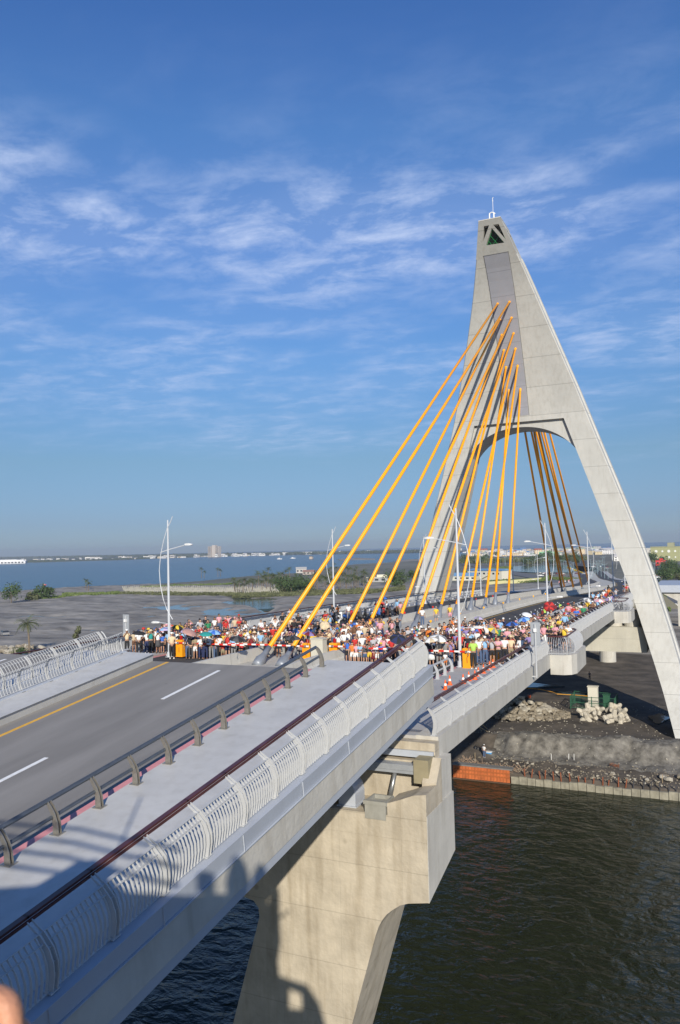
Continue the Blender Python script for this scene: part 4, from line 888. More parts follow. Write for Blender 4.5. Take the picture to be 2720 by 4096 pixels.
ARMS={'arms down':[((.235,.02,1.13),(.25,-.06,.88)),((-.235,.02,1.13),(-.25,-.06,.88))],
'photographing':[((.25,-.13,1.2),(.07,-.24,1.5)),((-.25,-.13,1.2),(-.07,-.24,1.5))],
'shading eyes':[((.33,-.10,1.36),(.10,-.17,1.63)),((-.235,.02,1.13),(-.25,-.06,.88))],
'arms crossed':[((.24,-.08,1.15),(-.05,-.21,1.19)),((-.24,-.08,1.15),(.05,-.22,1.22))],
'hands clasped':[((.24,.0,1.13),(.03,-.17,.94)),((-.24,.0,1.13),(-.03,-.17,.94))],
'hands on hips':[((.38,.05,1.16),(.18,-.04,1.0)),((-.38,.05,1.16),(-.18,-.04,1.0))],
'holding handle':[((.25,-.10,1.18),(.18,-.24,1.40)),((-.235,.02,1.13),(-.25,-.06,.88))],
'hands behind head':[((.36,.0,1.50),(.12,.02,1.60)),((-.36,.0,1.50),(-.12,.02,1.60))]}
def sk_body(pose):
    A=ARMS[pose]; V=[(0,0,.94),(0,.01,1.16),(0,.01,1.36),(0,.01,1.46),(0,-.005,1.54)]; E=[(0,1),(1,2),(2,3),(3,4)]; Rr=[(.135,.095),(.12,.09),(.14,.095),(.06,.06),(.05,.052)]
    for (e,h),s in zip(A,(1,-1)):
        n=len(V); d=(Vector(h)-Vector(e)).normalized(); V+=[(s*.165,.01,1.40),e,h,tuple(Vector(h)+d*.07)]; E+=[(2,n),(n,n+1),(n+1,n+2),(n+2,n+3)]; Rr+=[.052,.038,.027,(.036,.018)]
    for s in (1,-1):
        n=len(V); V+=[(s*.085,0,.86),(s*.10,-.015,.48),(s*.105,.02,.09),(s*.11,-.13,.035)]; E+=[(0,n),(n,n+1),(n+1,n+2),(n+2,n+3)]; Rr+=[.082,.054,.036,.034]
    me=skin_mesh('person',V,E,Rr,SKINS[0])
    mb=MB(); hz=1.62
    rows=[]
    for i in range(9):
        th=math.pi*(i+.15)/8.3; z=hz+.118*math.cos(th); r=math.sin(th)*.082
        jaw=.86 if i>5 else 1
        rows.append([(r*jaw*math.cos(a),-.012+r*1.18*math.sin(a)*(1 if math.sin(a)<0 else 1.05)-(.012 if i in(6,7) and math.sin(a)<0 else 0)-(.026 if (i in (4,5) and k==9) else 0),z) for k,a in enumerate([6.2832*j/12 for j in range(12)])])
    mb.loft(rows)
    for s in (1,-1): mb.loft([[(s*.082,-.01-.012,hz-.025),(s*.082,-.01+.015,hz-.025),(s*.094,.008,hz-.03),(s*.094,-.012,hz-.03)],[(s*.082,-.022,hz+.03),(s*.082,.008,hz+.03),(s*.096,.006,hz+.025),(s*.096,-.012,hz+.025)]])
    for (e,h),s in zip(A,(1,-1)):
        d=(Vector(h)-Vector(e)).normalized(); o=Vector(h)+d*.08; sd=d.cross(Vector((0,1,.2))).normalized(); bk=d.cross(sd)
        for k,l in enumerate((.062,.075,.07,.055)):
            b=o+sd*(-.027+.018*k); mb.tube([b,b+d*l*.55,b+d*l+bk*.02],[.009,.0085,.006],5)
        b=Vector(h)+d*.02-sd*.03; mb.tube([b,b+d*.035-sd*.02,b+d*.06-sd*.022],[.011,.010,.007],5)
    mb.k=1
    for s in (1,-1): mb.lathe([(.012,-.006),(.013,0),(.012,.006)],(s*.031,-.098,hz+.008),6)
    mb.k=2; mb.box(-.022,.022,-.101,-.092,hz-.062,hz-.053)
    return join_mb(me,mb,[SKINS[0],EYE,LIP])
def sk_shirt(pose,long):
    A=ARMS[pose]; V=[(0,0,.93),(0,.01,1.16),(0,.01,1.36),(0,.01,1.45)]; E=[(0,1),(1,2),(2,3)]; Rr=[(.158,.122),(.145,.115),(.165,.118),(.075,.072)]
    for (e,h),s in zip(A,(1,-1)):
        n=len(V); S_=Vector((s*.165,.01,1.40)); V+=[tuple(S_),e if long else tuple(S_.lerp(Vector(e),.72))]; E+=[(2,n),(n,n+1)]; Rr+=[.068,.05 if long else .056]
        if long: V.append(tuple(Vector(e).lerp(Vector(h),.9))); E.append((n+1,n+2)); Rr.append(.036)
    return skin_mesh('shirt',V,E,Rr,WHP)
def sk_legs(kind):
    if kind=='skirt':
        mb=MB(); mb.lathe([(.14,1.0),(.165,.9),(.20,.70),(.235,.50),(.22,.50)],(0,0,0),14,1,.8); return mb.mesh('skirt',BLACK,True)
    V=[(0,0,.98),(0,0,.90)]; E=[(0,1)]; Rr=[(.142,.112),(.148,.115)]
    for s in (1,-1):
        n=len(V); low=.10 if kind=='trousers' else .56
        V+=[(s*.088,0,.83),(s*.10,-.012,.55)]; E+=[(1,n),(n,n+1)]; Rr+=[.098,.078]
        if kind=='trousers': V+=[(s*.103,.005,.34),(s*.105,.02,.09)]; E+=[(n+1,n+2),(n+2,n+3)]; Rr+=[.068,.062]
    return skin_mesh(kind,V,E,Rr,BLACK)
def shoes():
    mb=MB()
    for s in (1,-1): mb.loft([[(s*.11-.04,.07,z0),(s*.11+.04,.07,z0),(s*.115+.045,-.12,z0),(s*.115+.02,-.19,z0),(s*.115-.02,-.19,z0),(s*.11-.042,-.12,z0)] for z0 in (0,.035)]+[[(s*.11-.034,.06,.09),(s*.11+.034,.06,.09),(s*.115+.036,-.07,.075),(s*.115+.018,-.15,.05),(s*.115-.018,-.15,.05),(s*.11-.034,-.07,.075)]])
    return mb.mesh('shoes',BLACK,True)
def hair(long):
    mb=MB(); rows=[]
    for i in range(8):
        th=math.pi*(i*.5+.1)/ (7.2 if not long else 7.2); z=1.645+.115*math.cos(th*1.0); r=math.sin(th)*.094
        rows.append([(r*math.cos(a),(.0 if math.sin(a)<0 else .012)+r*(1.05 if math.sin(a)<0 else 1.25)*math.sin(a),z) for a in [6.2832*j/14 for j in range(14)]])
    mb.loft(rows)
    z1=1.38 if long else 1.56
    mb.loft([[(.09*math.cos(a),.01+.115*math.sin(a),1.66) for a in [math.pi*j/8 for j in range(9)]]+[(-.07,.02,1.66),(.07,.02,1.66)],[(.085*math.cos(a),.015+.105*math.sin(a),z1) for a in [math.pi*j/8 for j in range(9)]]+[(-.06,.03,z1),(.06,.03,z1)]])
    return mb.mesh('hair',HAIR,True)
def hat(kind):
    mb=MB(); c=(0,-.0,1.665)
    if kind=='cap': mb.lathe([(.10,0),(.102,.03),(.085,.075),(.04,.098),(.0,.1)],c,14); mb.loft([[(-.075,-.07,1.668),(-.05,-.165,1.655),(.05,-.165,1.655),(.075,-.07,1.668)],[(-.075,-.07,1.680),(-.05,-.165,1.667),(.05,-.165,1.667),(.075,-.07,1.680)]])
    elif kind=='bucket hat': mb.lathe([(.155,-.045),(.158,-.04),(.105,.01),(.098,.07),(.06,.09),(0,.092)],c,14)
    else: mb.lathe([(.21,-.02),(.212,-.012),(.105,.0),(.10,.07),(.06,.095),(0,.098)],c,16)
    return mb.mesh(kind.replace(' ','_'),WHP,True)
BODY={p:sk_body(p) for p in ARMS}; SHIRT={(p,l):sk_shirt(p,l) for p in ARMS for l in (0,1)}
LEGS={k:sk_legs(k) for k in ('trousers','shorts','skirt')}; SHOE=shoes(); HAIRM={0:hair(0),1:hair(1)}; HATM={k:hat(k) for k in ('cap','bucket hat','sun hat')}
CLO={'white':(.72,.72,.70),'black':(.018,.018,.02),'navy':(.02,.03,.09),'red':(.48,.03,.025),'pink':(.66,.32,.36),'light blue':(.25,.45,.66),'blue':(.04,.14,.5),'grey':(.22,.22,.22),'dark grey':(.07,.07,.075),'beige':(.52,.43,.29),'cream':(.66,.52,.33),'orange':(.66,.18,.03),'yellow':(.70,.48,.04),'lime':(.38,.58,.10),'green':(.03,.22,.10),'teal':(.02,.26,.24),'purple':(.24,.18,.38),'brown':(.14,.07,.04),'maroon':(.16,.015,.02),'striped':(.4,.4,.42),'jeans blue':(.07,.11,.2),'khaki':(.28,.23,.14),'rose brown':(.42,.24,.21),'lilac':(.42,.36,.55)}
def cm(c): return mat('cloth_'+c.replace(' ','_'),CLO[c],.85)
used=set(); NP_=0
def person(x,y,z,rz,top,bottom,kind='trousers',pose='arms down',hatk=None,hatc='white',h=1.68,long=0,lh=0,place='',label=None,group=None,skin=None,flag=True):
    b=put('person',BODY[pose],None,(x,y,z)); s=h/1.74; b.scale=(s*random.uniform(1.0,1.12),s*1.05,s); b.rotation_euler=(0,0,rz)
    def part(name,me,m):
        o=put(name,me,b); o.material_slots[0].link='OBJECT'; o.material_slots[0].material=m; return o
    b.material_slots[0].link='OBJECT'; b.material_slots[0].material=SKINS[skin if skin is not None else random.randrange(3)]
    part('shirt',SHIRT[pose,long],cm(top)); part(kind,LEGS[kind],cm(bottom)); part('shoes',SHOE,cm(random.choice(['black','white','brown','black'])))
    part('hair',HAIRM[lh],HAIR)
    if hatk: part(hatk.replace(' ','_'),HATM[hatk],cm(hatc))
    tag(b,label,'person',group=group); return b
def face(x,y): return math.atan2(-x,y)
TOPS=['white']*11+['black']*6+['navy','navy','red','red','red','pink','pink','pink','light blue','light blue','light blue','blue','grey','grey','dark grey','beige','beige','orange','yellow','green','purple','brown','maroon','striped','cream']
BOTS=['black','black','black','navy','navy','jeans blue','jeans blue','khaki','grey','white','dark grey','brown']
PO=['arms down']*3+['photographing']*4+['shading eyes']*4+['arms crossed','hands clasped','hands on hips','hands behind head']
HK=[None]*7+['cap','cap','bucket hat','sun hat']; HC=['white','white','beige','red','pink','blue','black','yellow','cream']
PROW={}
def auto(x,y,z,place,child=.12,pose=None):
    for _ in range(200):
        top=random.choice(TOPS); bot=random.choice(BOTS); kd=random.choices(['trousers','shorts','skirt'],[6,3,1])[0]; po=pose or random.choice(PO); hk=random.choice(HK); hc=random.choice(HC)
        ch=random.random()<child
        lab=('child' if ch else 'person')+f' in {top} top and {bot} {kd}'+(f', {hc} {hk}' if hk else '')+(f', {po}' if po!='arms down' else '')+f', {place}'
        if lab not in used and len(lab.split())<=16: break
    used.add(lab)
    h=random.uniform(1.0,1.35) if ch else random.uniform(1.56,1.8)
    return person(x,y,z,face(x,y)+random.uniform(-.35,.35),top,bot,kd,po,hk,hc,h,random.random()<.3,random.random()<.45,label=lab)
def px(x,y,z=-7.3): v=onz(x,y,z); return v.x,v.y
def spec(xp,yp,top,bot,kd='trousers',po='arms down',hk=None,hc='white',h=1.68,long=0,lh=0,label='',z=-7.3,rz=None,skin=None):
    x,y=px(xp,yp,z); used.add(label); return person(x,y,z,face(x,y) if rz is None else rz,top,bot,kd,po,hk,hc,h,long,lh,label=label,skin=skin)
random.seed(21)
ZW=-7.2
# named people at the front
spec(508,2614,'cream','black',po='photographing',hk='cap',h=1.74,z=ZW,label='guard in cream shirt and white cap standing alone by the left fence')
spec(556,2617,'white','black',po='hands clasped',hk='cap',hc='navy',h=1.74,z=ZW,label='guard in white shirt and dark cap under the black umbrella',skin=2)
spec(688,2634,'cream','black',po='hands clasped',hk='cap',h=1.8,label='guard in cream shirt and white cap in front of the left lamp post')
spec(604,2612,'teal','black',po='photographing',hk='bucket hat',hc='beige',h=1.7,z=ZW,label='person in teal shirt and beige hat left of the left lamp post')
spec(632,2612,'white','dark grey','skirt',po='photographing',hk='bucket hat',hc='light blue',h=1.6,z=ZW,label='woman in white top and dark patterned skirt behind the left railing')
spec(588,2612,'white','navy',po='arms down',h=1.62,z=ZW,label='person in white top and navy trousers between the teal shirt and the guard')
spec(660,2610,'brown','black',po='shading eyes',hk='sun hat',h=1.66,z=ZW,label='person in brown top and white sun hat shading eyes behind the left railing')
spec(650,2611,'blue','black','shorts',po='arms down',h=1.4,z=ZW,label='child in blue top beside the brown top at the left railing')
FR=[(752,'navy','jeans blue','trousers','arms down',None,'white',1.7,'person in navy top and jeans just right of the left orange cabinet'),
(764,'black','dark grey','trousers','hands clasped',None,'white',1.66,'man in black top holding a brown hat low before him'),
(782,'khaki','white','shorts','arms crossed',None,'white',1.6,'woman in khaki top and white shorts behind the left boom'),
(804,'white','navy','trousers','arms down','cap','red',1.6,'person in white top and red cap behind the left boom'),
(822,'dark grey','navy','trousers','arms down','cap','black',1.7,'person in dark grey top, navy trousers and black cap behind the left boom'),
(846,'white','grey','trousers','hands clasped','sun hat','cream',1.7,'person in white shirt, grey trousers and cream sun hat, left boom'),
(864,'orange','jeans blue','trousers','photographing',None,'white',1.66,'person in orange top and jeans photographing over the left boom'),
(878,'white','black','trousers','arms down','cap','orange',1.7,'person in white vest, black trousers and orange cap, left boom'),
(892,'red','khaki','shorts','arms down',None,'white',1.25,'child in red top and khaki shorts beside the tall man in red'),
(911,'red','navy','shorts','photographing','cap','white',1.82,'tall man in red polo shirt and navy shorts photographing'),
(934,'light blue','grey','trousers','shading eyes','bucket hat','grey',1.64,'person in light blue shirt and grey trousers right of the man in red'),
(968,'red','black','trousers','arms down',None,'white',1.2,'child in red top and black trousers near the wall end'),
(985,'black','black','shorts','arms crossed','cap','white',1.68,'person in black top and black shorts near the wall end'),
(1006,'maroon','navy','trousers','photographing',None,'white',1.7,'person in maroon top photographing near the wall end')]
for a in FR: spec(a[0],2636+(a[0]-750)*.012,*a[1:8],label=a[8])
for a in [(1198,'dark grey','grey','trousers','arms crossed','cap','black',1.7,'person in dark grey jacket left of the second orange cabinet'),
(1206+6,'pink','grey','shorts','arms down',None,'white',1.55,'woman in pink top and grey shorts by the cream cupboard')]:
    spec(a[0],2642,*a[1:8],label=a[8])
KD=[(1283,2622,'pink','pink','skirt','arms down',None,'white',1.2,'little girl in pale pink dress at the cream cupboard'),
(1392,2655,'blue','black','shorts','photographing','cap','navy',1.6,'person in blue top and black shorts first from the left behind the boom'),
(1410,2657,'orange','white','shorts','arms down',None,'white',1.4,'child in orange top and white shorts beside the blue top'),
(1427,2657,'pink','white','shorts','arms down','cap','red',1.35,'child in pink top and red cap behind the boom'),
(1442,2658,'light blue','grey','shorts','arms crossed',None,'white',1.35,'child in light blue top and grey shorts behind the boom'),
(1461,2658,'dark grey','jeans blue','shorts','arms down',None,'white',1.3,'child in dark grey top and denim shorts behind the boom'),
(1479,2659,'grey','yellow','shorts','photographing',None,'white',1.45,'person in grey top and bright yellow shorts behind the boom'),
(1495,2659,'pink','maroon','skirt','arms down',None,'white',1.3,'girl in pink top and maroon skirt behind the boom'),
(1510,2660,'striped','white','shorts','arms down','bucket hat','pink',1.3,'child in striped top and pink hat behind the boom'),
(1526,2661,'blue','dark grey','shorts','arms down','cap','yellow',1.4,'child in blue top and yellow cap by the leaf fence'),
(1727,2668,'black','white','skirt','arms down','cap','maroon',1.58,'woman in black top and floral white skirt at the right boom'),
(1757,2667,'beige','grey','trousers','hands clasped','cap','black',1.64,'person in beige shirt and grey trousers at the right boom'),
(1783,2667,'grey','dark grey','trousers','arms down',None,'white',1.68,'man in grey shirt and sunglasses at the right boom'),
(1803,2666,'purple','jeans blue','trousers','photographing',None,'white',1.62,'woman in purple top and jeans photographing at the right boom'),
(1782,2672,'white','orange','shorts','arms down',None,'white',.95,'small child in white shirt and orange shorts crouched at the railing'),
(1895,2674,'lime','black','trousers','arms down','cap','black',1.76,'police officer in lime vest and dark uniform beside the orange cabinet'),
(1917,2659,'white','jeans blue','trousers','hands clasped',None,'white',1.66,'woman in open white shirt and jeans behind the walkway boom'),
(1942,2658,'light blue','jeans blue','trousers','photographing','cap','white',1.7,'person in light blue shirt and white cap photographing, walkway boom'),
(1970,2659,'striped','black','shorts','photographing',None,'white',1.66,'woman in striped top and black stockings at the walkway boom'),
(1995,2657,'pink','black','trousers','arms crossed',None,'white',1.66,'person in pink top and black trousers at the walkway boom'),
(2020,2655,'white','black','trousers','arms down','cap','navy',1.7,'person in white shirt and navy cap at the walkway boom'),
(2046,2652,'cream','khaki','trousers','arms down','cap','cream',1.66,'man in cream shirt and cream cap by the right fence')]
for a in KD: spec(a[0],a[1],*a[2:9],label=a[9],z=(-7.3 if a[0]<1890 else ZW))
# on the median
M=[(1690,2497,'white','jeans blue','trousers','arms down',None,'white',1.74,'man in white shirt and jeans standing on the median by a socket'),
(1801,2480,'yellow','pink','shorts','arms down',None,'white',1.66,'woman in yellow top and pink trousers standing on the median'),
(1688+58,2488,'yellow','grey','shorts','arms down','cap','grey',1.66,'person in pale yellow top half hidden behind a cable socket')]
for a in M: spec(a[0],a[1]+8,*a[2:9],label=a[9],z=-7.25)
spec(1678,2580,'white','black','trousers','arms down',None,'white',1.7,label='man in white shirt carrying a child at the wall end',z=-7.2)
x_,y_=px(2316,2580,ZW); person(-8.75,54.2,ZW,face(x_,y_),'yellow','dark grey','shorts','photographing',None,'white',1.76,label='man in yellow vest and dark shorts photographing inside the nearer bay')
for (dx,dy,t_,l_) in ((-1.0,.3,'black','man in black vest in the nearer bay beside the man in yellow'),(-.9,2.0,'pink','person in pink behind the man in yellow, nearer bay'),(.0,1.9,'white','person in white leaning out of the nearer bay'),(-.6,3.3,'striped','person in striped top at the back of the nearer bay'),(-1.4,2.9,'lime','woman in lime green top at the inner side of the nearer bay')):
    person(-8.75+dx,54.0+dy,ZW,face(-9,55)+random.uniform(-.4,.4),t_,'black','shorts','arms crossed',None,'white',1.68,label=l_)
# the mass of the crowd
def area(x0,x1,Y0,Yf,st,sx,place,z,child=.12,cut=None,pose=None):
    n=0; r=0; Y=Y0
    while True:
        x=x0+random.uniform(0,sx*.5); any_=False
        while x<x1:
            ym=Yf(x) if callable(Yf) else Yf
            if Y<ym:
                any_=True; jx=random.uniform(-.14,.14); jy=random.uniform(-.2,.2)
                f=(x-x0)/(x1-x0); sidew=['near the median wall','in mid carriageway','near the walkway'] if place=='R' else ['near the left fence','in mid left carriageway','near the median'] if place=='L' else None
                pl=(place if sidew is None else sidew[min(2,int(f*3))])
                pl+=' '+(['row two','row three','row four','row five','row six','row seven','row eight'][r] if r<7 else 'at the back')
                auto(x+jx,Y+jy,z,pl,child if r<3 else .04,pose); n+=1
            x+=sx*random.uniform(.85,1.25)
        Y+=st; r+=1
        if not any_: break
    return n
cnt=0
cnt+=area(-38.3,-35.6,45.9,50.5,.95,.62,'left walkway',ZW)
cnt+=area(-35.2,-28.2,45.6,lambda x:49.5+(x+35)*.55,.88,.62,'L',-7.3)
cnt+=area(-34.5,-28.3,54.5,64,2.2,1.5,'among left parked scooters',-7.3)
cnt+=area(-39,-36.2,51,60,2.4,1.0,'left walkway by bicycles',ZW)
cnt+=area(-27.3,-22.1,46.3,lambda x:54+(x+27)*1.4,1.2,.85,'on the median',-7.2)
cnt+=area(-21.0,-14.2,47.0,lambda x:49.8+(x+21)*2.0,.95,.60,'R',-7.3)
cnt+=area(-13.1,-10.1,48.4,64,1.1,.72,'right walkway',ZW,.06)
W1=['just past the nearer bay','before the railing bend','midway between the bays','nearing the farther bay','beside the farther bay','past the farther bay']
for i in range(46):
    Y=60+i*.86+random.uniform(-.4,.4); auto(-10.35-random.choice([0,.0,.7,1.6]),Y,zd(Y)+.1,W1[min(5,int((Y-59)/7))],.08,random.choice([None,'arms crossed']))
for i in range(9): 
    Y=100+i*2.4; auto(-11-random.random()*2,Y,zd(Y)+.1,'far along the walkway')
for (xp,yp,pl) in ((745,2480,'high on the left rail'),(800,2556,'at the left fence'),(905,2554,'at the left fence'),(940,2548,'at the left fence'),(958,2548,'at the left fence'),(975,2550,'at the left fence'),(1160,2490,'beside the bicycles'),(1330,2465,'beside the left motorcycles'),(1352,2463,'beside the left motorcycles'),(1395,2465,'beside the left motorcycles'),(1505,2440,'among the far motorcycles'),(1530,2438,'among the far motorcycles'),(1548,2440,'among the far motorcycles'),(1590,2438,'among the far motorcycles'),(1602,2444,'among the far motorcycles'),(1815,2548,'alone on the right carriageway'),(1862,2545,'behind the right crowd')):
    if yp<2500 and xp<800: continue
    x,y=px(xp,yp+(12 if 1300<xp<1610 else 0),ZW); auto(x,y,zd(y)+.1,pl,0)
for i in range(7): 
    Y=126+i*9; auto(-12-random.random()*3,Y,zd(Y)+.1,'strolling beyond the tower')
# ================================================================ UMBRELLAS
def umb_mesh(c1,c2=None):
    mb=MB(); n=8; R_=.47
    for k in range(n):
        a0,a1=6.2832*k/n,6.2832*(k+1)/n; am_=(a0+a1)/2; mb.k=k%2 if c2 else 0
        prof=[(0,.0),(.2,-.03),(.38,-.10),(R_,-.20)]
        vs=[(0,0,0)];
        for r,z in prof[1:]: vs+=[(r*math.cos(a0),r*math.sin(a0),z),(r*.94*math.cos(am_),r*.94*math.sin(am_),z+.005),(r*math.cos(a1),r*math.sin(a1),z)]
        mb.add(vs,[(0,1,2),(0,2,3),(1,4,5,2),(2,5,6,3),(4,7,8,5),(5,8,9,6)])
        vs2=[(v[0]*.99,v[1]*.99,v[2]-.006) for v in vs]; mb.add(vs2,[(2,1,0),(3,2,0),(2,5,4,1),(3,6,5,2),(5,8,7,4),(6,9,8,5)])
    return mb.mesh('canopy',[cm(c1)]+([cm(c2)] if c2 else []))
def umbrella(xp,yp,c1,c2,label,s=1.0,tilt=(.1,.05),h=1.98):
    p=onz(xp,yp,-7.25+h); t=thing('umbrella',label,'umbrella',p); t.rotation_euler=(tilt[0],tilt[1],random.random()); t.scale=(s,s,s)
    put('canopy',umb_mesh(c1,c2),t)
    mb=MB(); mb.tube([(0,0,-.75),(0,0,.06)],.010,6); mb.build('shaft',GSTEEL,t)
    mb=MB(); mb.tube([(0,0,-.75),(0,0,-.86),(.03,0,-.9),(.06,0,-.87)],.016,6); mb.build('handle',BLACK,t)
    mb=MB()
    for k in range(8): a=6.2832*k/8; mb.tube([(0,0,-.02),(.5*math.cos(a),.5*math.sin(a),-.2)],.005,3)
    mb.build('ribs',GSTEEL,t)
UM=[(557,2524,'black',None,'black umbrella over the guards by the left fence',1.0,(.1,.1)),(662,2508,'lilac','light blue','blue-purple umbrella left of the left lamp post',.95,(.1,0)),(712,2500,'yellow','black','yellow and black panelled umbrella right of the left lamp post',1.0,(.1,.2)),
(746,2515,'lilac',None,'lilac umbrella behind the brown-pink one',.95,(.1,0)),(762,2520,'rose brown',None,'brown-pink umbrella tilted above the left orange cabinet',1.15,(.35,.25)),(824,2528,'teal',None,'teal umbrella overlapping the bright blue one',.95,(.15,0)),(858,2520,'light blue','blue','bright blue umbrella in the left crowd',1.05,(.15,.1)),
(950,2545,'black','dark grey','black umbrella above the tall man in red',1.15,(.15,.1)),(1172,2543,'dark grey','black','dark grey umbrella between the two nearest cables',1.0,(.1,0)),(1238,2526,'purple','maroon','purple umbrella right of the second cable',1.0,(.1,.2)),(1300,2497,'beige','cream','beige umbrella furled wide beside the black-shirted man',.8,(.9,.2)),
(1592,2545,'navy','black','dark navy umbrella beside the tip of the leaf fence',1.1,(.5,-.2)),(1754,2540,'white','grey','white lace umbrella right of the leaf tip',1.25,(.2,.1)),(1722,2550,'beige','white','off-white umbrella behind the white lace one',.9,(.2,-.1)),(1916,2466,'lilac','grey','pale lilac umbrella held by the person in maroon',.8,(.1,.1)),
(1977,2512,'grey','yellow','grey umbrella with yellow panels in the right crowd',.9,(.2,.6)),(2046,2488,'navy','blue','navy patterned umbrella left of the bright blue one',1.0,(.1,0)),(2092,2470,'light blue','blue','bright blue pointed umbrella in the right crowd',1.0,(.1,-.3)),(2110,2452,'white',None,'white umbrella behind the bright blue pointed one',.9,(.2,.3)),
(2152,2480,'grey','dark grey','grey checked umbrella left of the sign post',1.0,(.1,0)),(2197,2424,'maroon','red','deep red umbrella held sideways by the second lamp post',1.05,(1.15,.5)),(2398,2396,'pink','white','pale pink umbrella far along the right walkway',1.1,(.1,0)),(2352,2393,'grey','white','silver umbrella far along the right walkway',.9,(.4,0)),(1533,2386,'blue','navy','royal blue parasol over the far scooters',1.1,(.1,0))]
for (a,b,c1,c2,l,s,tl) in UM: umbrella(a,b,c1,c2,l,s,tl)
# ================================================================ SCOOTERS AND BICYCLES
def wheel(mb,x,y,r,w_,n=16):
    mb.tube([(x,y-w_/2,r),(x,y+w_/2,r)],r,n)
def ring_mesh(r,rr,n=20):
    mb=MB(); 
    vs=[];
    for i in range(n):
        a=6.2832*i/n
        for j in range(5): b=6.2832*j/5; vs.append(((r+rr*math.cos(b))*math.cos(a),rr*math.sin(b),(r+rr*math.cos(b))*math.sin(a)))
    mb.add(vs,[(i*5+j,i*5+(j+1)%5,((i+1)%n)*5+(j+1)%5,((i+1)%n)*5+j) for i in range(n) for j in range(5)])
    for i in range(0,n,2): a=6.2832*i/n; mb.tube([(0,0,0),(r*math.cos(a),0,r*math.sin(a))],.004,3)
    return mb
def scooter(colr):
    t=thing('scooter','parked scooter','scooter')
    mb=MB(); mb.loft([[(x-.0,-w_,z0),(x,w_,z0),(x,w_*.8,z1),(x,-w_*.8,z1)] for x,w_,z0,z1 in ((-.85,.06,.62,.70),(-.6,.14,.42,.74),(-.1,.16,.28,.72),(.05,.15,.22,.34),(.38,.15,.22,.34),(.5,.17,.3,.95),(.62,.10,.5,1.0),(.68,.04,.6,.9))]); mb.build('body',cm(colr),t,smooth=False)
    mb=MB(); mb.loft([[(x,-w_,z0),(x,w_,z0),(x,w_*.8,z1),(x,-w_*.8,z1)] for x,w_,z0,z1 in ((-.72,.10,.72,.78),(-.3,.15,.72,.82),(.02,.11,.70,.77))]); mb.build('seat',BLACK,t)
    mb=MB(); mb.tube([(.5,-.34,1.0),(.52,-.1,1.04),(.52,.1,1.04),(.5,.34,1.0)],.02,6); mb.tube([(.45,-.3,1.0),(.4,-.33,1.2)],.01,4); mb.tube([(.45,.3,1.0),(.4,.33,1.2)],.01,4); mb.build('handlebar',BLACK,t)
    for x in (-.62,.78):
        mb=MB(); wheel(mb,x,0,.25,.11); w=mb.build('wheel',BLACK,t); mb=MB(); mb.tube([(x,-.06,.25),(x,.06,.25)],.12,10); mb.build('hub',GSTEEL,w)
    mb=MB(); mb.tube([(.78,-.07,.25),(.6,-.07,.75)],.02,5); mb.tube([(.78,.07,.25),(.6,.07,.75)],.02,5); mb.build('fork',GSTEEL,t)
    mb=MB(); mb.lathe([(.06,0),(.06,.03)],(.66,0,.84),8); mb.build('headlight',LENS,t)
    for s in (1,-1): mb=MB(); mb.box(.36,.38,s*.33-.05,s*.33+.05,1.17,1.25); mb.build('mirror',GSTEEL,t)
    return t
def bicycle(colr):
    t=thing('bicycle','parked bicycle','bicycle')
    mb=MB(); m=.015
    for a,b in (((-.5,0,.34),(-.12,0,.30)),((-.5,0,.34),(-.2,0,.8)),((-.2,0,.8),(-.12,0,.30)),((-.12,0,.30),(.36,0,.72)),((-.2,0,.76),(.34,0,.82)),((.32,0,.9),(.5,0,.34))): mb.tube([a,b],m,6)
    mb.build('frame',cm(colr),t)
    for x in (-.5,.5):
        r=ring_mesh(.32,.018); r.v=[(v[0]+x,v[1],v[2]+.34) for v in r.v]; r.build('wheel',BLACK,t)
    mb=MB(); mb.tube([(.34,-.28,.98),(.31,0,.95),(.34,.28,.98)],.013,5); mb.tube([(.31,0,.86),(.31,0,.96)],.014,5); mb.build('handlebar',BLACK,t)
    mb=MB(); mb.box(-.36,-.08,-.07,.07,.86,.91); mb.tube([(-.22,0,.78),(-.22,0,.88)],.012,5); mb.build('saddle',BLACK,t)
    mb=MB(); mb.tube([(-.12,-.1,.30),(-.12,.1,.30)],.08,10); mb.build('crank',GSTEEL,t)
    return t
def scat(protos,spots,cat,group,words):
    for i,(x,y,rz) in enumerate(spots):
        pr=protos[i%len(protos)]; cl=pr['cl']; lab=f'{cl} {cat} {words[i]}'
        o=pr if i<len(protos) else copy_tree(pr); o.location=(x,y,zd(y)+.10 if (x<-35.6 or x>-13.5) else zd(y)); o.rotation_euler=(0,0,rz); o['label']=lab; o['group']=group
def protos(fn,cols):
    r=[]
    for c in cols: t=fn(c); t['cl']=c; r.append(t)
    return r
random.seed(9)
sp=[]; 
for i in range(11): 
    v=px(1335+i*25,2483-i*3.4); sp.append((v[0],v[1],1.9+random.uniform(-.3,.3)))
scat(protos(scooter,['black','white','blue','red','dark grey']),sp,'scooter','scooters parked on the left carriageway',['nearest in the left row']+[f'{SIDE[i]} in the left scooter row' for i in range(1,11)])
sp=[(-14.6+random.uniform(-.1,.1),66+i*2.1,2.2+random.uniform(-.2,.2)) for i in range(12)]
scat(protos(scooter,['navy','grey','maroon','lime']),sp,'scooter','scooters parked along the right railing',[f'{SIDE[i]} along the railing behind the right crowd' for i in range(12)])
sp=[]
for i in range(9): v=px(1140+i*36,2522-i*5.2,-7.2); sp.append((min(v[0],-36.4),v[1],1.2+random.uniform(-.3,.3)))
scat(protos(bicycle,['grey','white','red']),sp,'bicycle','bicycles leaning at the far left fence',[f'{SIDE[i]} from the left along the left fence' for i in range(9)])
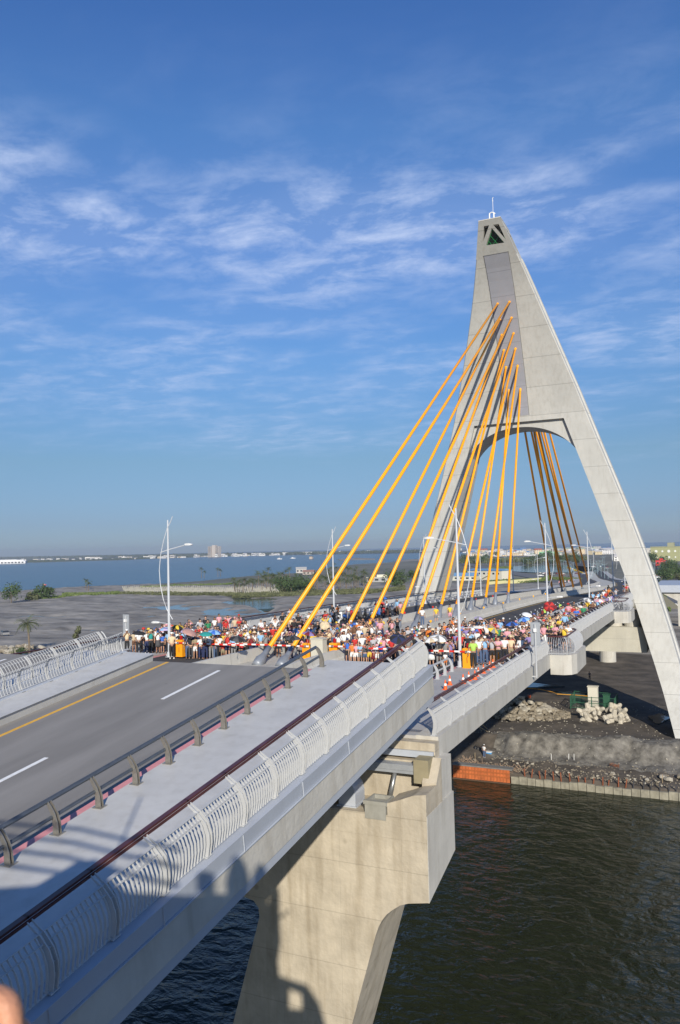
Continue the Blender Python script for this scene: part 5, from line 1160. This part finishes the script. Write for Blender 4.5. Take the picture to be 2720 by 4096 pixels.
sp=[(-9.6+.5*(i%2)+.2,93.3+i*.9,.5*i) for i in range(5)]
scat(protos(bicycle,['white','black']),sp,'bicycle','bicycles packed in the farther bay',[f'{SIDE[i]} inside the farther viewing bay' for i in range(5)])
for o in bpy.data.objects:
    if 'cl' in o: del o['cl']
# people on the beach
c=onz(1937,3029,BEACH+.3); person(c.x,c.y,BEACH+.25,math.pi-.4,'white','jeans blue','trousers','arms down','cap','white',1.7,label='man in white shirt, jeans and white cap on the beach, back turned')
c=onz(1915,3010,BEACH+.3); mb=MB()
for k in range(7): mb.lathe([(.05,0),(.32,.1),(.36,.35),(.2,.6),(.02,.7)],(random.uniform(-.5,.5),random.uniform(-.3,.3),random.uniform(0,.25)),8)
tag(mb.build('rubbish_sacks',mat('black_sack',(.01,.01,.012),.35),loc=(c.x,c.y,BEACH+.25)),'heap of glossy black sacks left of the man on the beach','sacks')
c=onz(2359,2722,GROUND); person(c.x,c.y,GROUND,.4,'dark grey','black','trousers','hands clasped',None,'white',1.68,label='lone dark-clothed person standing in the shade under the bridge')
# hand of another onlooker at the lower left corner
def corner_hand():
    O=pray(64,4035)*.42
    ex=RT; ey=UP; ez=-FW      # local: x right in view, y up in view, z toward lens
    def P(a,b,c_): return O+ex*a+ey*b+ez*c_
    V=[P(-.30,-.20,.02),P(-.14,-.10,.01),P(-.075,-.045,.0),P(-.035,-.02,0)]; E=[(0,1),(1,2),(2,3)]; Rr=[.036,.029,(.026,.034),(.022,.03)]
    F=[[(-.024,.006,.0),(-.004,.006,.0),(.000,-.020,.008)],[(-.024,-.012,-.004),(.002,-.016,-.004),(.002,-.042,.006)],[(-.028,-.034,-.004),(.0,-.04,-.004),(-.004,-.064,.004)],[(-.036,-.054,-.002),(-.012,-.062,-.002),(-.018,-.08,.004)]]
    for f in F:
        n=len(V); V+=[P(*q) for q in f]; E+=[(3,n),(n,n+1),(n+1,n+2)]; Rr+=[.0105,.0095,.0075]
    n=len(V); V+=[P(-.055,.0,.02),P(-.03,.01,.03),P(-.012,.004,.034)]; E+=[(2,n),(n,n+1),(n+1,n+2)]; Rr+=[.0125,.011,.009]
    me=skin_mesh('person',V,E,Rr,mat('sunlit_skin',(.55,.26,.15),.5,var=.12,scale=60,bump=.2,bscale=400),sub=2); o=put('person',me)
    mb=MB()
    mb.tube([P(-.62,-.42,.05),P(-.30,-.20,.02),P(-.2,-.135,.012)],[.07,.052,.045],12); put('sleeve',mb.mesh('sleeve',cm('navy'),True),o)
    tag(o,'blurred bare hand of an onlooker poking in at the lower left corner','person')
corner_hand()
# ================================================================ VEGETATION
LEAFC=[mat('palm_green',(.05,.085,.025),.7,var=.4,scale=.5,c2=(.13,.15,.05)),mat('bush_green',(.035,.07,.02),.8,var=.4,scale=.4,c2=(.08,.13,.035)),mat('olive_scrub',(.085,.10,.045),.85,var=.4,scale=.2,c2=(.15,.16,.07)),mat('grass_green',(.07,.14,.025),.9,var=.4,scale=.1,c2=(.16,.2,.06))]
BARK=mat('bark',(.16,.125,.09),.9,var=.3,scale=2)
def palm_meshes(seed,h):
    random.seed(seed); mb=MB(); lean=random.uniform(-.5,.5)
    mb.tube([(0,0,-.3),(lean*.1,0,h*.3),(lean*.4,0,h*.65),(lean,0,h)],[.26,.19,.16,.15],8); tr=mb.mesh('trunk',BARK)
    mb=MB()
    for k in range(22):
        a=6.2832*k/22+random.uniform(-.15,.15); el=random.uniform(-.25,1.15); L_=random.uniform(2.2,3.0); pts=[]
        p=Vector((lean,0,h)); d=Vector((math.cos(a)*math.cos(el),math.sin(a)*math.cos(el),math.sin(el)))
        for i in range(7): pts.append(p.copy()); p=p+d*L_/6; d=(d+Vector((0,0,-.26))).normalized()
        for i in range(6):
            q=(pts[i+1]-pts[i]); s=q.cross(Vector((0,0,1))).normalized()
            wd=[.25,.55,.62,.55,.42,.2][i]
            for sg in (1,-1):
                for u in (0,.5):
                    b=pts[i]+q*u; b2=b+q*.28; tp=b+s*sg*wd+q*.5+Vector((0,0,-.28*wd)); mb.add([b,b2,tp],[(0,1,2)])
        mb.tube(pts,.02,3,False)
    return tr,mb.mesh('crown',LEAFC[0])
def bush_meshes(seed,h,w_,m=1,leaf=.35,nl=700):
    random.seed(seed); mb=MB(); mb.tube([(0,0,-.3),(.1,0,h*.3),(-.1,.1,h*.6)],[.2,.14,.06],7)
    for k in range(5): a=k*1.3; mb.tube([(0,0,h*.25),(w_*.3*math.cos(a),w_*.3*math.sin(a),h*.6)],[.09,.03],5)
    tr=mb.mesh('trunk',BARK); mb=MB()
    bl=[(random.uniform(-1,1)*w_*.5,random.uniform(-1,1)*w_*.5,h*random.uniform(.3,.82),random.uniform(.25,.45)*w_) for _ in range(9)]
    for k in range(nl):
        b=random.choice(bl); u=Vector((random.gauss(0,1),random.gauss(0,1),random.gauss(0,1))).normalized()*b[3]*random.uniform(.55,1.08); p=Vector((b[0],b[1],b[2]))+u
        if p.z<.1: continue
        n1_=Vector((random.gauss(0,1),random.gauss(0,1),random.gauss(0,1))).normalized(); n2_=n1_.cross(u).normalized(); s=leaf*random.uniform(.6,1.3)
        mb.add([p-n1_*s,p+n2_*s*.6,p+n1_*s,p-n2_*s*.6],[(0,1,2,3)])
    return tr,mb.mesh('crown',LEAFC[m])
def pt(name,meshes,loc,label,cat,group=None,s=1,rz=None):
    t=thing(name,label,cat,loc,random.random()*6 if rz is None else rz,group); t.scale=(s,s,s); put('trunk',meshes[0],t); put('crown',meshes[1],t); return t
PM=[palm_meshes(s,h) for s,h in ((1,5.2),(2,6.5),(3,4.2),(4,7.2))]; BM=[bush_meshes(10+i,h,w_,k) for i,(h,w_,k) in enumerate(((6,5,1),(4,5,1),(3,4.5,2),(8,6,1)))]
c=onz(118,2612,GROUND); pt('palm_tree',PM[0],(c.x,c.y,GROUND-.2),'coconut palm on the rocky bank behind the left bar fence','palm tree',s=1.55)
PINE=bush_meshes(40,5.4,2.0,2,.22,900); c=onz(308,2565,GROUND); pt('pine_tree',PINE,(c.x,c.y,GROUND-.3),'slim olive casuarina tree on the mud left of the sign post','tree')
for a,b,k,l in ((45,2412,3,'dark round tree at the far left shore'),(150,2398,1,'low dense tree right of the dark round tree'),(185,2395,0,'bushy tree left of the thin lagoon-side pole'),(120,2402,2,'olive shrub between the two shore trees'),(60,2610,2,'green bush left of the coconut palm'),(92,2618,1,'green shrub at the foot of the coconut palm')):
    c=onz(a,b,GROUND); pt('tree',BM[k],(c.x,c.y,GROUND-.3),l,'tree',s=1.5 if b<2500 else .5)
c=onz(222,2374,GROUND)
random.seed(77)
clusters=[(930,1010,2365,2378,9,'p'),(1010,1110,2350,2372,10,'p'),(1050,1180,2315,2345,12,'p'),(1110,1250,2352,2375,12,'b'),(1250,1330,2350,2372,10,'p'),(1330,1440,2338,2368,14,'p'),(1300,1350,2290,2312,6,'p'),(1380,1430,2300,2312,5,'p'),(1440,1480,2340,2362,5,'p'),(800,830,2308,2312,2,'p'),(860,885,2302,2306,2,'p'),(1555,1610,2330,2345,5,'b'),(1640,1660,2300,2330,3,'b'),(1860,2000,2230,2262,10,'b'),(2100,2330,2232,2262,26,'b'),(2640,2720,2275,2330,12,'b'),(2560,2660,2228,2262,10,'b'),(340,360,2362,2368,2,'p')]
kk=0
WH=['left part of the grove','middle of the grove','right part of the grove']
for ci,(x0,x1,y0,y1,n,k) in enumerate(clusters):
    for i in range(n):
        a=x0+(x1-x0)*(i+random.random())/n; b=random.uniform(y0,y1); c=onz(a,b,GROUND)
        if c.y>2600: continue
        far=c.y>800
        if k=='p': m_=PM[kk%4]; lab='slender palm in the grove beyond the mudflat'; nm_='palm_tree'; gp='palms in the grove beyond the mudflat'
        else: m_=BM[kk%4]; lab='bushy green tree in the scrub beyond the mudflat' if a<1700 else 'bushy green tree beside the far town'; nm_='tree'; gp='bushy trees in the scrub' if a<1700 else 'bushy trees beside the town'
        kk+=1; pt(nm_,m_,(c.x,c.y,GROUND-.4),lab,'palm tree' if k=='p' else 'tree',gp,s=(random.uniform(1.1,1.55) if not far else random.uniform(1.3,2.2)))
def scrub(polys,m,n,h,name,label,seed,leafs=.55):
    random.seed(seed); mb=MB()
    for (x0,y0,x1,y1,wpx,dens) in polys:
        for i in range(int(n*dens)):
            t_=random.random(); a=x0+(x1-x0)*t_; b=y0+(y1-y0)*t_+random.uniform(-.5,.5)*wpx; c=onz(a,b,GROUND); z=GROUND-.3+h*random.random()**1.5*(.5+.5*abs(noise.noise(Vector((c.x*.06,c.y*.06,0))))*2)
            sc_=leafs*(c.length/400)
            n1_=Vector((random.gauss(0,1),random.gauss(0,1),random.gauss(0,.6))).normalized()*sc_*random.uniform(.6,1.5); n2_=Vector((0,0,sc_*random.uniform(.5,1.2)))
            mb.add([(c.x-n1_.x,c.y-n1_.y,z),(c.x+n1_.x,c.y+n1_.y,z),(c.x+n1_.x*.3,c.y+n1_.y*.3,z+n2_.z)],[(0,1,2)])
    o=mb.build(name,m); tag(o,label,'vegetation',kind='stuff'); return o
scrub([(250,2382,480,2374,7,1.0),(100,2400,260,2388,6,.5),(560,2350,930,2338,3,.4)],LEAFC[3],5000,1.6,'green_scrub','band of bright green scrub along the lagoon shore',1)
scrub([(480,2378,930,2380,6,.7),(930,2385,1450,2370,14,2.0),(1450,2372,1620,2356,10,.7)],LEAFC[2],6500,2.0,'grove_undergrowth','olive undergrowth at the foot of the palm grove',2)
scrub([(1950,2330,2200,2318,10,1.0),(1860,2290,2050,2270,8,.6),(2180,2312,2330,2322,8,.6)],LEAFC[3],3500,1.2,'grass_band','green grass around the pale yellow wall',3)
scrub([(2680,2440,2640,2330,14,1.0)],LEAFC[3],3500,1.3,'verge_grass','bright green verge beside the road right of the leg',4)
scrub([(1700,2252,2350,2236,10,1.6)],LEAFC[2],5000,3.5,'far_scrub','hazy scrub below the far town',5,.8)
scrub([(0,2236,1700,2208,3,1.4)],mat('hazy_treeline',(.06,.08,.05),.95),9000,9,'far_treeline','low tree line on the far side of the lagoon',6,.8)
# wooded ribbon along the far shore
random.seed(19); P=[onz(a,2254-a*.0305-1.5,WATER+1) for a in range(-60,1800,6)]; mb=MB(); rows=[]
for i,p in enumerate(P):
    h=5+9*abs(noise.noise(Vector((i*.11,0,3))))+4*random.random(); d=Vector((p.x,p.y,0)).normalized()*60
    rows.append([(p.x,p.y,WATER),(p.x+d.x*.1,p.y+d.y*.1,WATER+h*.8),(p.x+d.x*.5,p.y+d.y*.5,WATER+h),(p.x+d.x,p.y+d.y,WATER)])
mb.loft(rows); tag(mb.build('far_wood',mat('far_wood_green',(.055,.075,.045),.95,var=.4,scale=.02)),'long low wood along the far shore of the lagoon','wood',kind='stuff')
# rows of pale posts
mb=MB(); random.seed(4)
for r in range(6):
    for i in range(78):
        a=490+i*7.9+r*3; b=2354+r*4.2+(a-490)*.004; c=onz(a,b,GROUND)
        if 930<a<1000 and r>6: continue
        h=random.uniform(2.0,2.9); mb.box(c.x-.13,c.x+.13,c.y-.13,c.y+.13,GROUND-.4,GROUND-.4+h)
tag(mb.build('field_posts',mat('pale_post',(.46,.44,.36),.9)),'dense rows of pale upright posts in the field by the lagoon','posts',kind='stuff')
# ================================================================ BUILDINGS
WIN=mat('window_dark',(.03,.035,.045),.2)
def house(x,y,w_,d_,h_,colr,roofc,label,group=None,rz=0,flat=True,z=GROUND-.5,floors=None):
    t=thing('house',label,'building',(x,y,z),rz,group)
    wm=mat('wall_'+'_'.join(str(int(v*100)) for v in colr),colr,.85,var=.08,scale=.2); rm=mat('roof_'+'_'.join(str(int(v*100)) for v in roofc),roofc,.7)
    mb=MB(); mb.box(-w_/2,w_/2,-d_/2,d_/2,0,h_); mb.build('wall',wm,t)
    mb=MB()
    if flat: mb.box(-w_/2-.15,w_/2+.15,-d_/2-.15,d_/2+.15,h_,h_+.35); mb.box(-w_*.2,w_*.1,-d_*.2,d_*.2,h_+.35,h_+2.2)
    else: mb.prism([(-d_/2-.4,h_),(d_/2+.4,h_),(0,h_+d_*.28)],0,-w_/2-.3,w_/2+.3)
    mb.build('roof',rm,t); fl=floors or max(1,int(h_/3.2))
    for f in range(fl):
        n=max(2,min(5,int(w_/4)))
        for k in range(n):
            a=-w_/2+w_*(k+.5)/n; zz=h_*(f+.35)/fl; mb=MB(); mb.box(a-w_*.13/n*2,a+w_*.13/n*2,-d_/2-.06,-d_/2,zz,zz+h_*.38/fl); mb.build('window',WIN,t)
    return t
random.seed(33)
WC=[(.78,.76,.71),(.72,.58,.38),(.62,.62,.62),(.78,.64,.38),(.56,.53,.48),(.82,.80,.77),(.66,.48,.28),(.48,.45,.41)]; RC=[(.30,.29,.28),(.42,.40,.38),(.36,.10,.06),(.12,.22,.38),(.30,.38,.30),(.5,.48,.46)]
CN=['white','tan','light grey','cream yellow','stone grey','bright white','ochre','dull grey']; RN=['grey roof','pale roof','red roof','blue roof','green roof','off-white roof']
hl={}
def town(n,x0,x1,yf,smin,smax,where,grp,zt=GROUND-.5):
    for i in range(n):
        a=x0+(x1-x0)*(i+random.random())/n; b=yf(a)+random.uniform(-1,1)*yf(None); v=onz(a,b,GROUND); k=random.choice([0,0,1,1,2,3,3,4,5,5,6,7]); r=random.randrange(6)
        w_=random.uniform(smin,smax); h_=random.choice([3.5,4,6.5,7,9.5,10,13] if n>60 else [4,6.5,7])
        fl=random.random()<.7; st='tall' if h_>9 else 'low' if h_<5 else 'two-storey'
        lab=f'{st} {CN[k]} {"flat-roofed" if fl else "gabled"} house with {RN[r]}, {where(a)}'
        house(v.x,v.y,w_,w_*random.uniform(.6,1),h_,WC[k],RC[r],lab,group='houses: '+lab ,rz=random.uniform(-.2,1.1),flat=fl)
        TP=1
def wh(a):
    if a<2000: return 'left end of the far town'
    if a<2150: return 'town behind the orange cables'
    if a<2300: return 'town behind the rear cables'
    if a<2460: return 'town left of the tower leg'
    return 'right of the tower leg'
town(70,1880,2460,lambda a:5 if a is None else 2222-(a-1880)*.018,12,26,wh,'town')
town(45,1860,2460,lambda a:4 if a is None else 2210-(a-1880)*.020,16,34,wh,'town skyline')
town(14,2470,2720,lambda a:7 if a is None else 2236,12,24,wh,'town right')
# far shore of the lagoon
def far_houses(n,seed):
    random.seed(seed)
    for i in range(n):
        a=1780*(i+random.random())/n; yy=2222-a*.0155+random.uniform(-2.2,2.2); q=onz(a,2250-.026*a+3,WATER); dist=q.y*1.12
        v=onz(a,yy+14,WATER+1); v=pray(a,2200)*( (q.length*1.1)/pray(a,2200).length)
        k=random.choice([0,2,4,5,5,7,1]); w_=random.uniform(9,34); h_=random.choice([5,6,7,9,12,15])
        where='far shore, '+('left end' if a<350 else 'left of the left lamp' if a<680 else 'right of the left lamp' if a<1000 else 'behind the first cables' if a<1400 else 'near the left tower leg')
        tall='tall' if h_>11 else 'low'
        lab=f'{tall} {CN[k]} block on the {where}'
        t=thing('house',lab,'building',(v.x+random.uniform(-90,90),v.y*random.uniform(.98,1.12),WATER+1.2),random.uniform(-.4,.9),lab)
        mb=MB(); mb.box(-w_/2,w_/2,-w_*.3,w_*.3,0,h_); mb.build('wall',mat('far_wall_%d'%k,WC[k],.85),t); mb=MB(); mb.box(-w_/2-.3,w_/2+.3,-w_*.3-.3,w_*.3+.3,h_,h_+.8); mb.build('roof',mat('far_roof',(.33,.32,.31),.8),t)
        mb=MB(); mb.box(-w_*.42,w_*.42,-w_*.3-.1,-w_*.3,h_*.45,h_*.7); mb.build('window_band',WIN,t)
far_houses(150,8)
v=pray(858,2200); v=v*(4300/v.length)
t=thing('apartment_tower','tall pale twin-slab apartment tower alone on the far shore','building',(v.x,v.y,WATER+1)); am_=mat('wall_tower',(.52,.46,.40),.85)
for a in (-24,2,26):
    mb=MB(); mb.box(a-11,a+9,-12,12,0,58 if a!=2 else 64); mb.build('slab',am_,t)
for f in range(9):
    mb=MB(); mb.box(-33,-17,-12.3,-12,5+f*6,8+f*6); mb.build('window_band',WIN,t); mb=MB(); mb.box(17,33,-12.3,-12,5+f*6,8+f*6); mb.build('window_band',WIN,t)
v=pray(40,2225); v=v*(3300/v.length); t=thing('arena','white arched hall with dark lattice at the left end of the far shore','building',(v.x,v.y,WATER+1),.6)
mb=MB(); mb.box(-60,60,-15,15,0,9); mb.prism([(-60,9),(60,9),(50,13),(20,16),(-30,16),(-52,13)],1,-12,12); mb.build('hall',mat('hall_white',(.7,.7,.7)),t)
for k in range(9): mb=MB(); mb.box(-54+k*12.5,-47+k*12.5,-15.4,-15,2,7); mb.build('opening',WIN,t)
for (a,b,l) in ((1498/4*0+1117,2237,'sailing boat with bare mast, left of two on the lagoon'),(1171,2234,'sailing boat with bare mast, right of two on the lagoon')):
    c=onz(a,b,WATER); t=thing('sailing_boat',l,'boat',(c.x,c.y,WATER),.4)
    mb=MB(); mb.loft([[(x,-w_,0),(x,w_,0),(x,w_*1.3,2.2),(x,-w_*1.3,2.2)] for x,w_ in ((-7,1.6),(0,2.3),(5,1.6),(9,.1))]); mb.build('hull',WHP,t); mb=MB(); mb.box(-3,2,-1.2,1.2,2.2,3.6); mb.build('cabin',WHP,t); mb=MB(); mb.tube([(1,0,2),(1,0,19)],.28,6); mb.tube([(1,0,4.5),(-6,0,4.3)],.25,5); mb.build('mast',GSTEEL,t)
c=onz(1245,2237,WATER); t=thing('raft_house','square tan raft hut floating right of the sailing boats','raft',(c.x,c.y,WATER)); mb=MB(); mb.box(-6,6,-5,5,0,1); mb.build('raft',BARK,t); mb=MB(); mb.box(-4.5,4.5,-4,4,1,8); mb.build('hut',mat('tan_hut',(.5,.42,.34)),t); mb=MB(); mb.prism([(-5,8),(5,8),(0,9.6)],1,-4.6,4.6); mb.build('roof',BARK,t)
c=onz(178,2340,WATER); t=thing('small_boat','small red motorboat alone on the lagoon at left','boat',(c.x,c.y,WATER)); t.scale=(.6,.6,.6); mb=MB(); mb.loft([[(x,-w_,0),(x,w_,0),(x,w_*1.2,.9),(x,-w_*1.2,.9)] for x,w_ in ((-3,.8),(1,1),(4,.05))]); mb.build('hull',REDP,t); mb=MB(); mb.box(-1.2,.3,-.6,.6,.9,1.9); mb.build('cabin',WHP,t)
# mid-distance buildings
c=onz(1945,2318,GROUND); t=thing('long_building','long white two-storey building with blue roof and outer stairs','building',(c.x,c.y+10,GROUND-.5),-.45)
mb=MB(); mb.box(-17,17,-6,6,0,7.2); mb.build('wall',mat('wall_white',(.62,.59,.48),.85),t); mb=MB(); mb.prism([(-6.6,7.2),(6.6,7.2),(0,8.6)],0,-17.6,17.6); mb.build('roof',mat('blue_roof',(.14,.28,.45),.6),t)
for k in range(7): mb=MB(); mb.box(-15+k*4.6,-13+k*4.6,-6.06,-6,4.3,5.6); mb.build('window',WIN,t)
mb=MB(); mb.prism([(-4,0),(6,4),(6,4.5),(-4,.5)],1,-7.4,-6.1); mb.build('stairs',CREAM,t)
c=onz(1845,2320,GROUND); house(c.x,c.y+6,22,9,3.4,(.58,.56,.45),(.14,.28,.45),'low cream shed with blue roof left of the long white building',flat=False)
c=onz(1535,2325,GROUND); house(c.x,c.y,26,8,3.6,(.33,.33,.32),(.60,.57,.45),'low grey shed with pale roof on the flat beyond the cables',rz=.3)
c=onz(1205,2290,GROUND); house(c.x,c.y,12,8,4.6,(.45,.43,.4),(.4,.39,.37),'grey farm building among the lagoon palms',rz=.5,flat=False)
c=onz(1235,2296,GROUND); house(c.x,c.y,12,7,3,(.38,.33,.29),(.27,.15,.12),'brown-roofed shed beside the grey farm building',rz=.3,flat=False)
t=thing('boundary_wall','long pale yellow boundary wall in the field behind the cables','wall')
P=[pp(1955,2338),pp(2030,2332),pp(2100,2327),pp(2165,2321)]
for a,b in zip(P,P[1:]):
    mb=MB(); bar(mb,(a[0],a[1],GROUND+.6),(b[0],b[1],GROUND+.6),.4,2.6); mb.build('wall_section',mat('pale_yellow_wall',(.62,.58,.30),.8),t)
c=onz(2668,2243,GROUND); t=thing('olive_building','large olive building with round white windows at right','building',(c.x,c.y,GROUND-.5),-.1)
mb=MB(); mb.box(-19,26,-9,9,0,19); mb.build('wall',mat('olive_wall',(.34,.34,.17),.85),t); mb=MB(); mb.box(-19.4,26.4,-9.4,9.4,19,20); mb.box(2,10,-5,5,20,25); mb.build('roof',mat('olive_roof',(.3,.3,.18)),t)
for r_,zz in ((1.9,13.5),(1.4,5.5)):
    for k in range(5): mb=MB(); mb.tube([(-12+k*8,-9.3,zz),(-12+k*8,-9.0,zz)],r_ if k%2==0 else r_*.7,14); mb.build('round_window',mat('round_white',(.75,.75,.68),.4),t)
c=onz(2608,2235,GROUND); house(c.x,c.y,50,16,15,(.52,.50,.45),(.40,.39,.36),'long pale three-storey block behind the tower leg at right',floors=3)
c=onz(2195,2232,GROUND); house(c.x,c.y,34,14,12,(.25,.5,.3),(.22,.5,.22),'green-walled hall among the town houses',floors=2)
c=onz(2648,2262,GROUND); house(c.x,c.y,12,8,6,(.62,.03,.03),(.5,.02,.02),'bright red booth beside the right road')
# cars
def car(colr,nm):
    t=thing('parked_car',nm+' car','car')
    mb=MB(); mb.loft([[(x,-.85,z0),(x,.85,z0),(x,.8,z1),(x,-.8,z1)] for x,z0,z1 in ((-2.15,.4,.75),(-2.0,.28,.92),(-.9,.25,.95),(.9,.25,.92),(2.0,.28,.78),(2.15,.4,.65))]); mb.build('body',cm(colr) if colr in CLO else GSTEEL,t)
    mb=MB(); mb.loft([[(x,-w_,.9),(x,w_,.9),(x2,w_*.8,z1),(x2,-w_*.8,z1)] for x,x2,w_,z1 in ((-1.9,-1.5,.78,1.38),(1.1,.4,.78,1.42))]); mb.build('windows',WIN,t)
    mb=MB(); mb.box(-1.45,.38,-.64,.64,1.40,1.46); mb.build('roof',cm(colr),t)
    for x in (-1.35,1.35):
        for s in (-.78,.78):
            mb=MB(); mb.tube([(x,s-.1,.32),(x,s+.1,.32)],.32,12); w_=mb.build('wheel',BLACK,t); mb=MB(); mb.tube([(x,s-.11,.32),(x,s+.11,.32)],.18,8); mb.build('rim',GSTEEL,w_)
    return t
CP=[('white','white'),('grey','silver'),('black','black'),('navy','navy'),('white','plain white'),('maroon','dark red')]
cps=[car(a,b) for a,b in CP]; random.seed(12); used_c=[0]*6
def carat(a,b,lab,grp,z=GROUND-.15):
    k=random.randrange(6); v=onz(a,b,GROUND); o=cps[k] if not used_c[k] else copy_tree(cps[k]); used_c[k]=1
    o.location=(v.x,v.y,z); o.rotation_euler=(0,0,random.choice([.3,1.9])+random.uniform(-.15,.15)); o['label']=f'{CP[k][1]} car {lab}'; o['group']=grp+' '+CP[k][1]
for i in range(26): carat(2530+random.random()*180,2288+random.random()*26,'among those parked right of the tower leg','cars right of the leg')
for i in range(20): carat(2160+random.random()*190,2288+random.random()*22,'parked in the field behind the rear cables','cars behind the cables')
for i in range(8): carat(2360+random.random()*70,2262+random.random()*14,'on the far road junction','cars at the junction')
k=copy_tree(cps[1]); v=onz(18,2545,GROUND); k.location=(v.x,v.y,GROUND+.2); k.rotation_euler=(0,0,2.6); k['label']='silver car parked on the mud at the far left edge'; k['group']='car on the mud'; k.scale=(1.25,1.25,1.3)
k=copy_tree(cps[0]); v=onz(2703,2428,GROUND); k.location=(v.x,v.y,GROUND-.1); k.rotation_euler=(0,0,.2); k['label']='white car on the road at the right edge'; k['group']='car at right edge'
for i,o in enumerate(cps):
    if not used_c[i]:
        for q in [o]+list(o.children_recursive): bpy.data.objects.remove(q)
# distant lamp posts
def small_lamp():
    t=thing('road_lamp','pale blue double-armed lamp post along the far roads','street lamp',group='pale blue lamp posts along the far roads')
    mb=MB(); mb.tube([(0,0,0),(0,0,10)],[.12,.07],6); mb.build('pole',mat('pale_blue_pole',(.33,.46,.5),.5),t); mb=MB(); mb.tube([(-2.4,0,10.4),(0,0,9.8),(2.4,0,10.4)],.06,5); mb.build('arm',MATS['pale_blue_pole'],t); return t
sl=small_lamp(); first=True; random.seed(6)
for (x0,y0,x1,y1,n) in ((2300,2300,2160,2255,14),(2160,2278,1880,2248,15),(2350,2330,2420,2262,12),(1830,2236,2060,2262,9),(2560,2330,2700,2262,6),(2440,2330,2300,2240,10)):
    for i in range(n):
        t_=(i+.5)/n; v=onz(x0+(x1-x0)*t_,y0+(y1-y0)*t_,GROUND)
        o=sl if first else copy_tree(sl); first=False; o.location=(v.x,v.y,GROUND-.3); o.rotation_euler=(0,0,random.uniform(-.2,.6)); o.scale=(1,1,random.uniform(.8,1.1))
for i in range(14):
    Y=150+i*14; s=1 if i%2 else -1
# far people / flags on the descending walkway
random.seed(14)
for i in range(16):
    Y=170+i*11; auto(cx(Y)+random.choice([12.2,13,-12.6]),Y,zd(Y)+.1,'tiny on the descending ramp',0)
# yellow-black barriers at the bend
for i in range(12):
    a,b=2360-i*8,2306-i*3.2; v=onz(a,b,GROUND); mb=MB(); mb.loft([[(-1.4,-.3,0),(1.4,-.3,0),(1.3,.3,0),(-1.4,.3,0)],[(-1.3,-.12,.95),(1.3,-.12,.95),(1.3,.12,.95),(-1.3,.12,.95)]]); o=mb.build('road_barrier',cm('yellow') if i%3 else WHP,loc=(v.x,v.y,GROUND-.1)); o.rotation_euler=(0,0,2.2); o.scale=(1.3,1.3,1.3); tag(o,('yellow' if i%3 else 'white')+' low road barrier in the curved line at the bend','road barrier',group='yellow barriers at the bend' if i%3 else 'white barriers at the bend')
# ================================================================ AIR
mb=MB(); mb.box(-9500,4500,-60,9000,-31.5,75); hz=mb.build('haze',mat('haze_air',(.5,.5,.5))); hm=MATS['haze_air']; ht=hm.node_tree; ht.nodes.clear()
pv=ht.nodes.new('ShaderNodeVolumePrincipled'); pv.inputs['Color'].default_value=(.80,.86,.95,1); pv.inputs['Density'].default_value=.00010; pv.inputs['Anisotropy'].default_value=.2
mo=ht.nodes.new('ShaderNodeOutputMaterial'); ht.links.new(pv.outputs[0],mo.inputs['Volume']); hz['kind']='stuff'; hz['label']='thin pale haze over lagoon and town'; hz['category']='haze'
print('CROWD',cnt,len([o for o in bpy.data.objects if o.name.startswith('person')]))
# ================================================================ the farthest figures become one crowd
bpy.context.view_layer.update()
PP=[o for o in bpy.data.objects if o.name.split('.')[0]=='person' and o.parent is None and o.location.length>30 and o.location.z>-15]
PP.sort(key=lambda o:o.location.length); FARP=PP[292:]
vs=[];fs=[];mi=[];ml=[]
for o in FARP:
    for q in [o]+list(o.children):
        M=q.matrix_world; me=q.data; n=len(vs); vs+=[tuple(M@v.co) for v in me.vertices]
        sm=[s.material for s in q.material_slots]
        for m in sm:
            if m not in ml: ml.append(m)
        for p in me.polygons: fs.append(tuple(i+n for i in p.vertices)); mi.append(ml.index(sm[p.material_index]))
me=bpy.data.meshes.new('crowd'); me.from_pydata(vs,[],fs)
for m in ml: me.materials.append(m)
me.polygons.foreach_set('material_index',mi); me.polygons.foreach_set('use_smooth',[True]*len(fs)); me.update()
tag(put('crowd',me),'distant people thinning out along the walkways','crowd',kind='stuff')
for o in FARP:
    for q in list(o.children)+[o]: bpy.data.objects.remove(q)
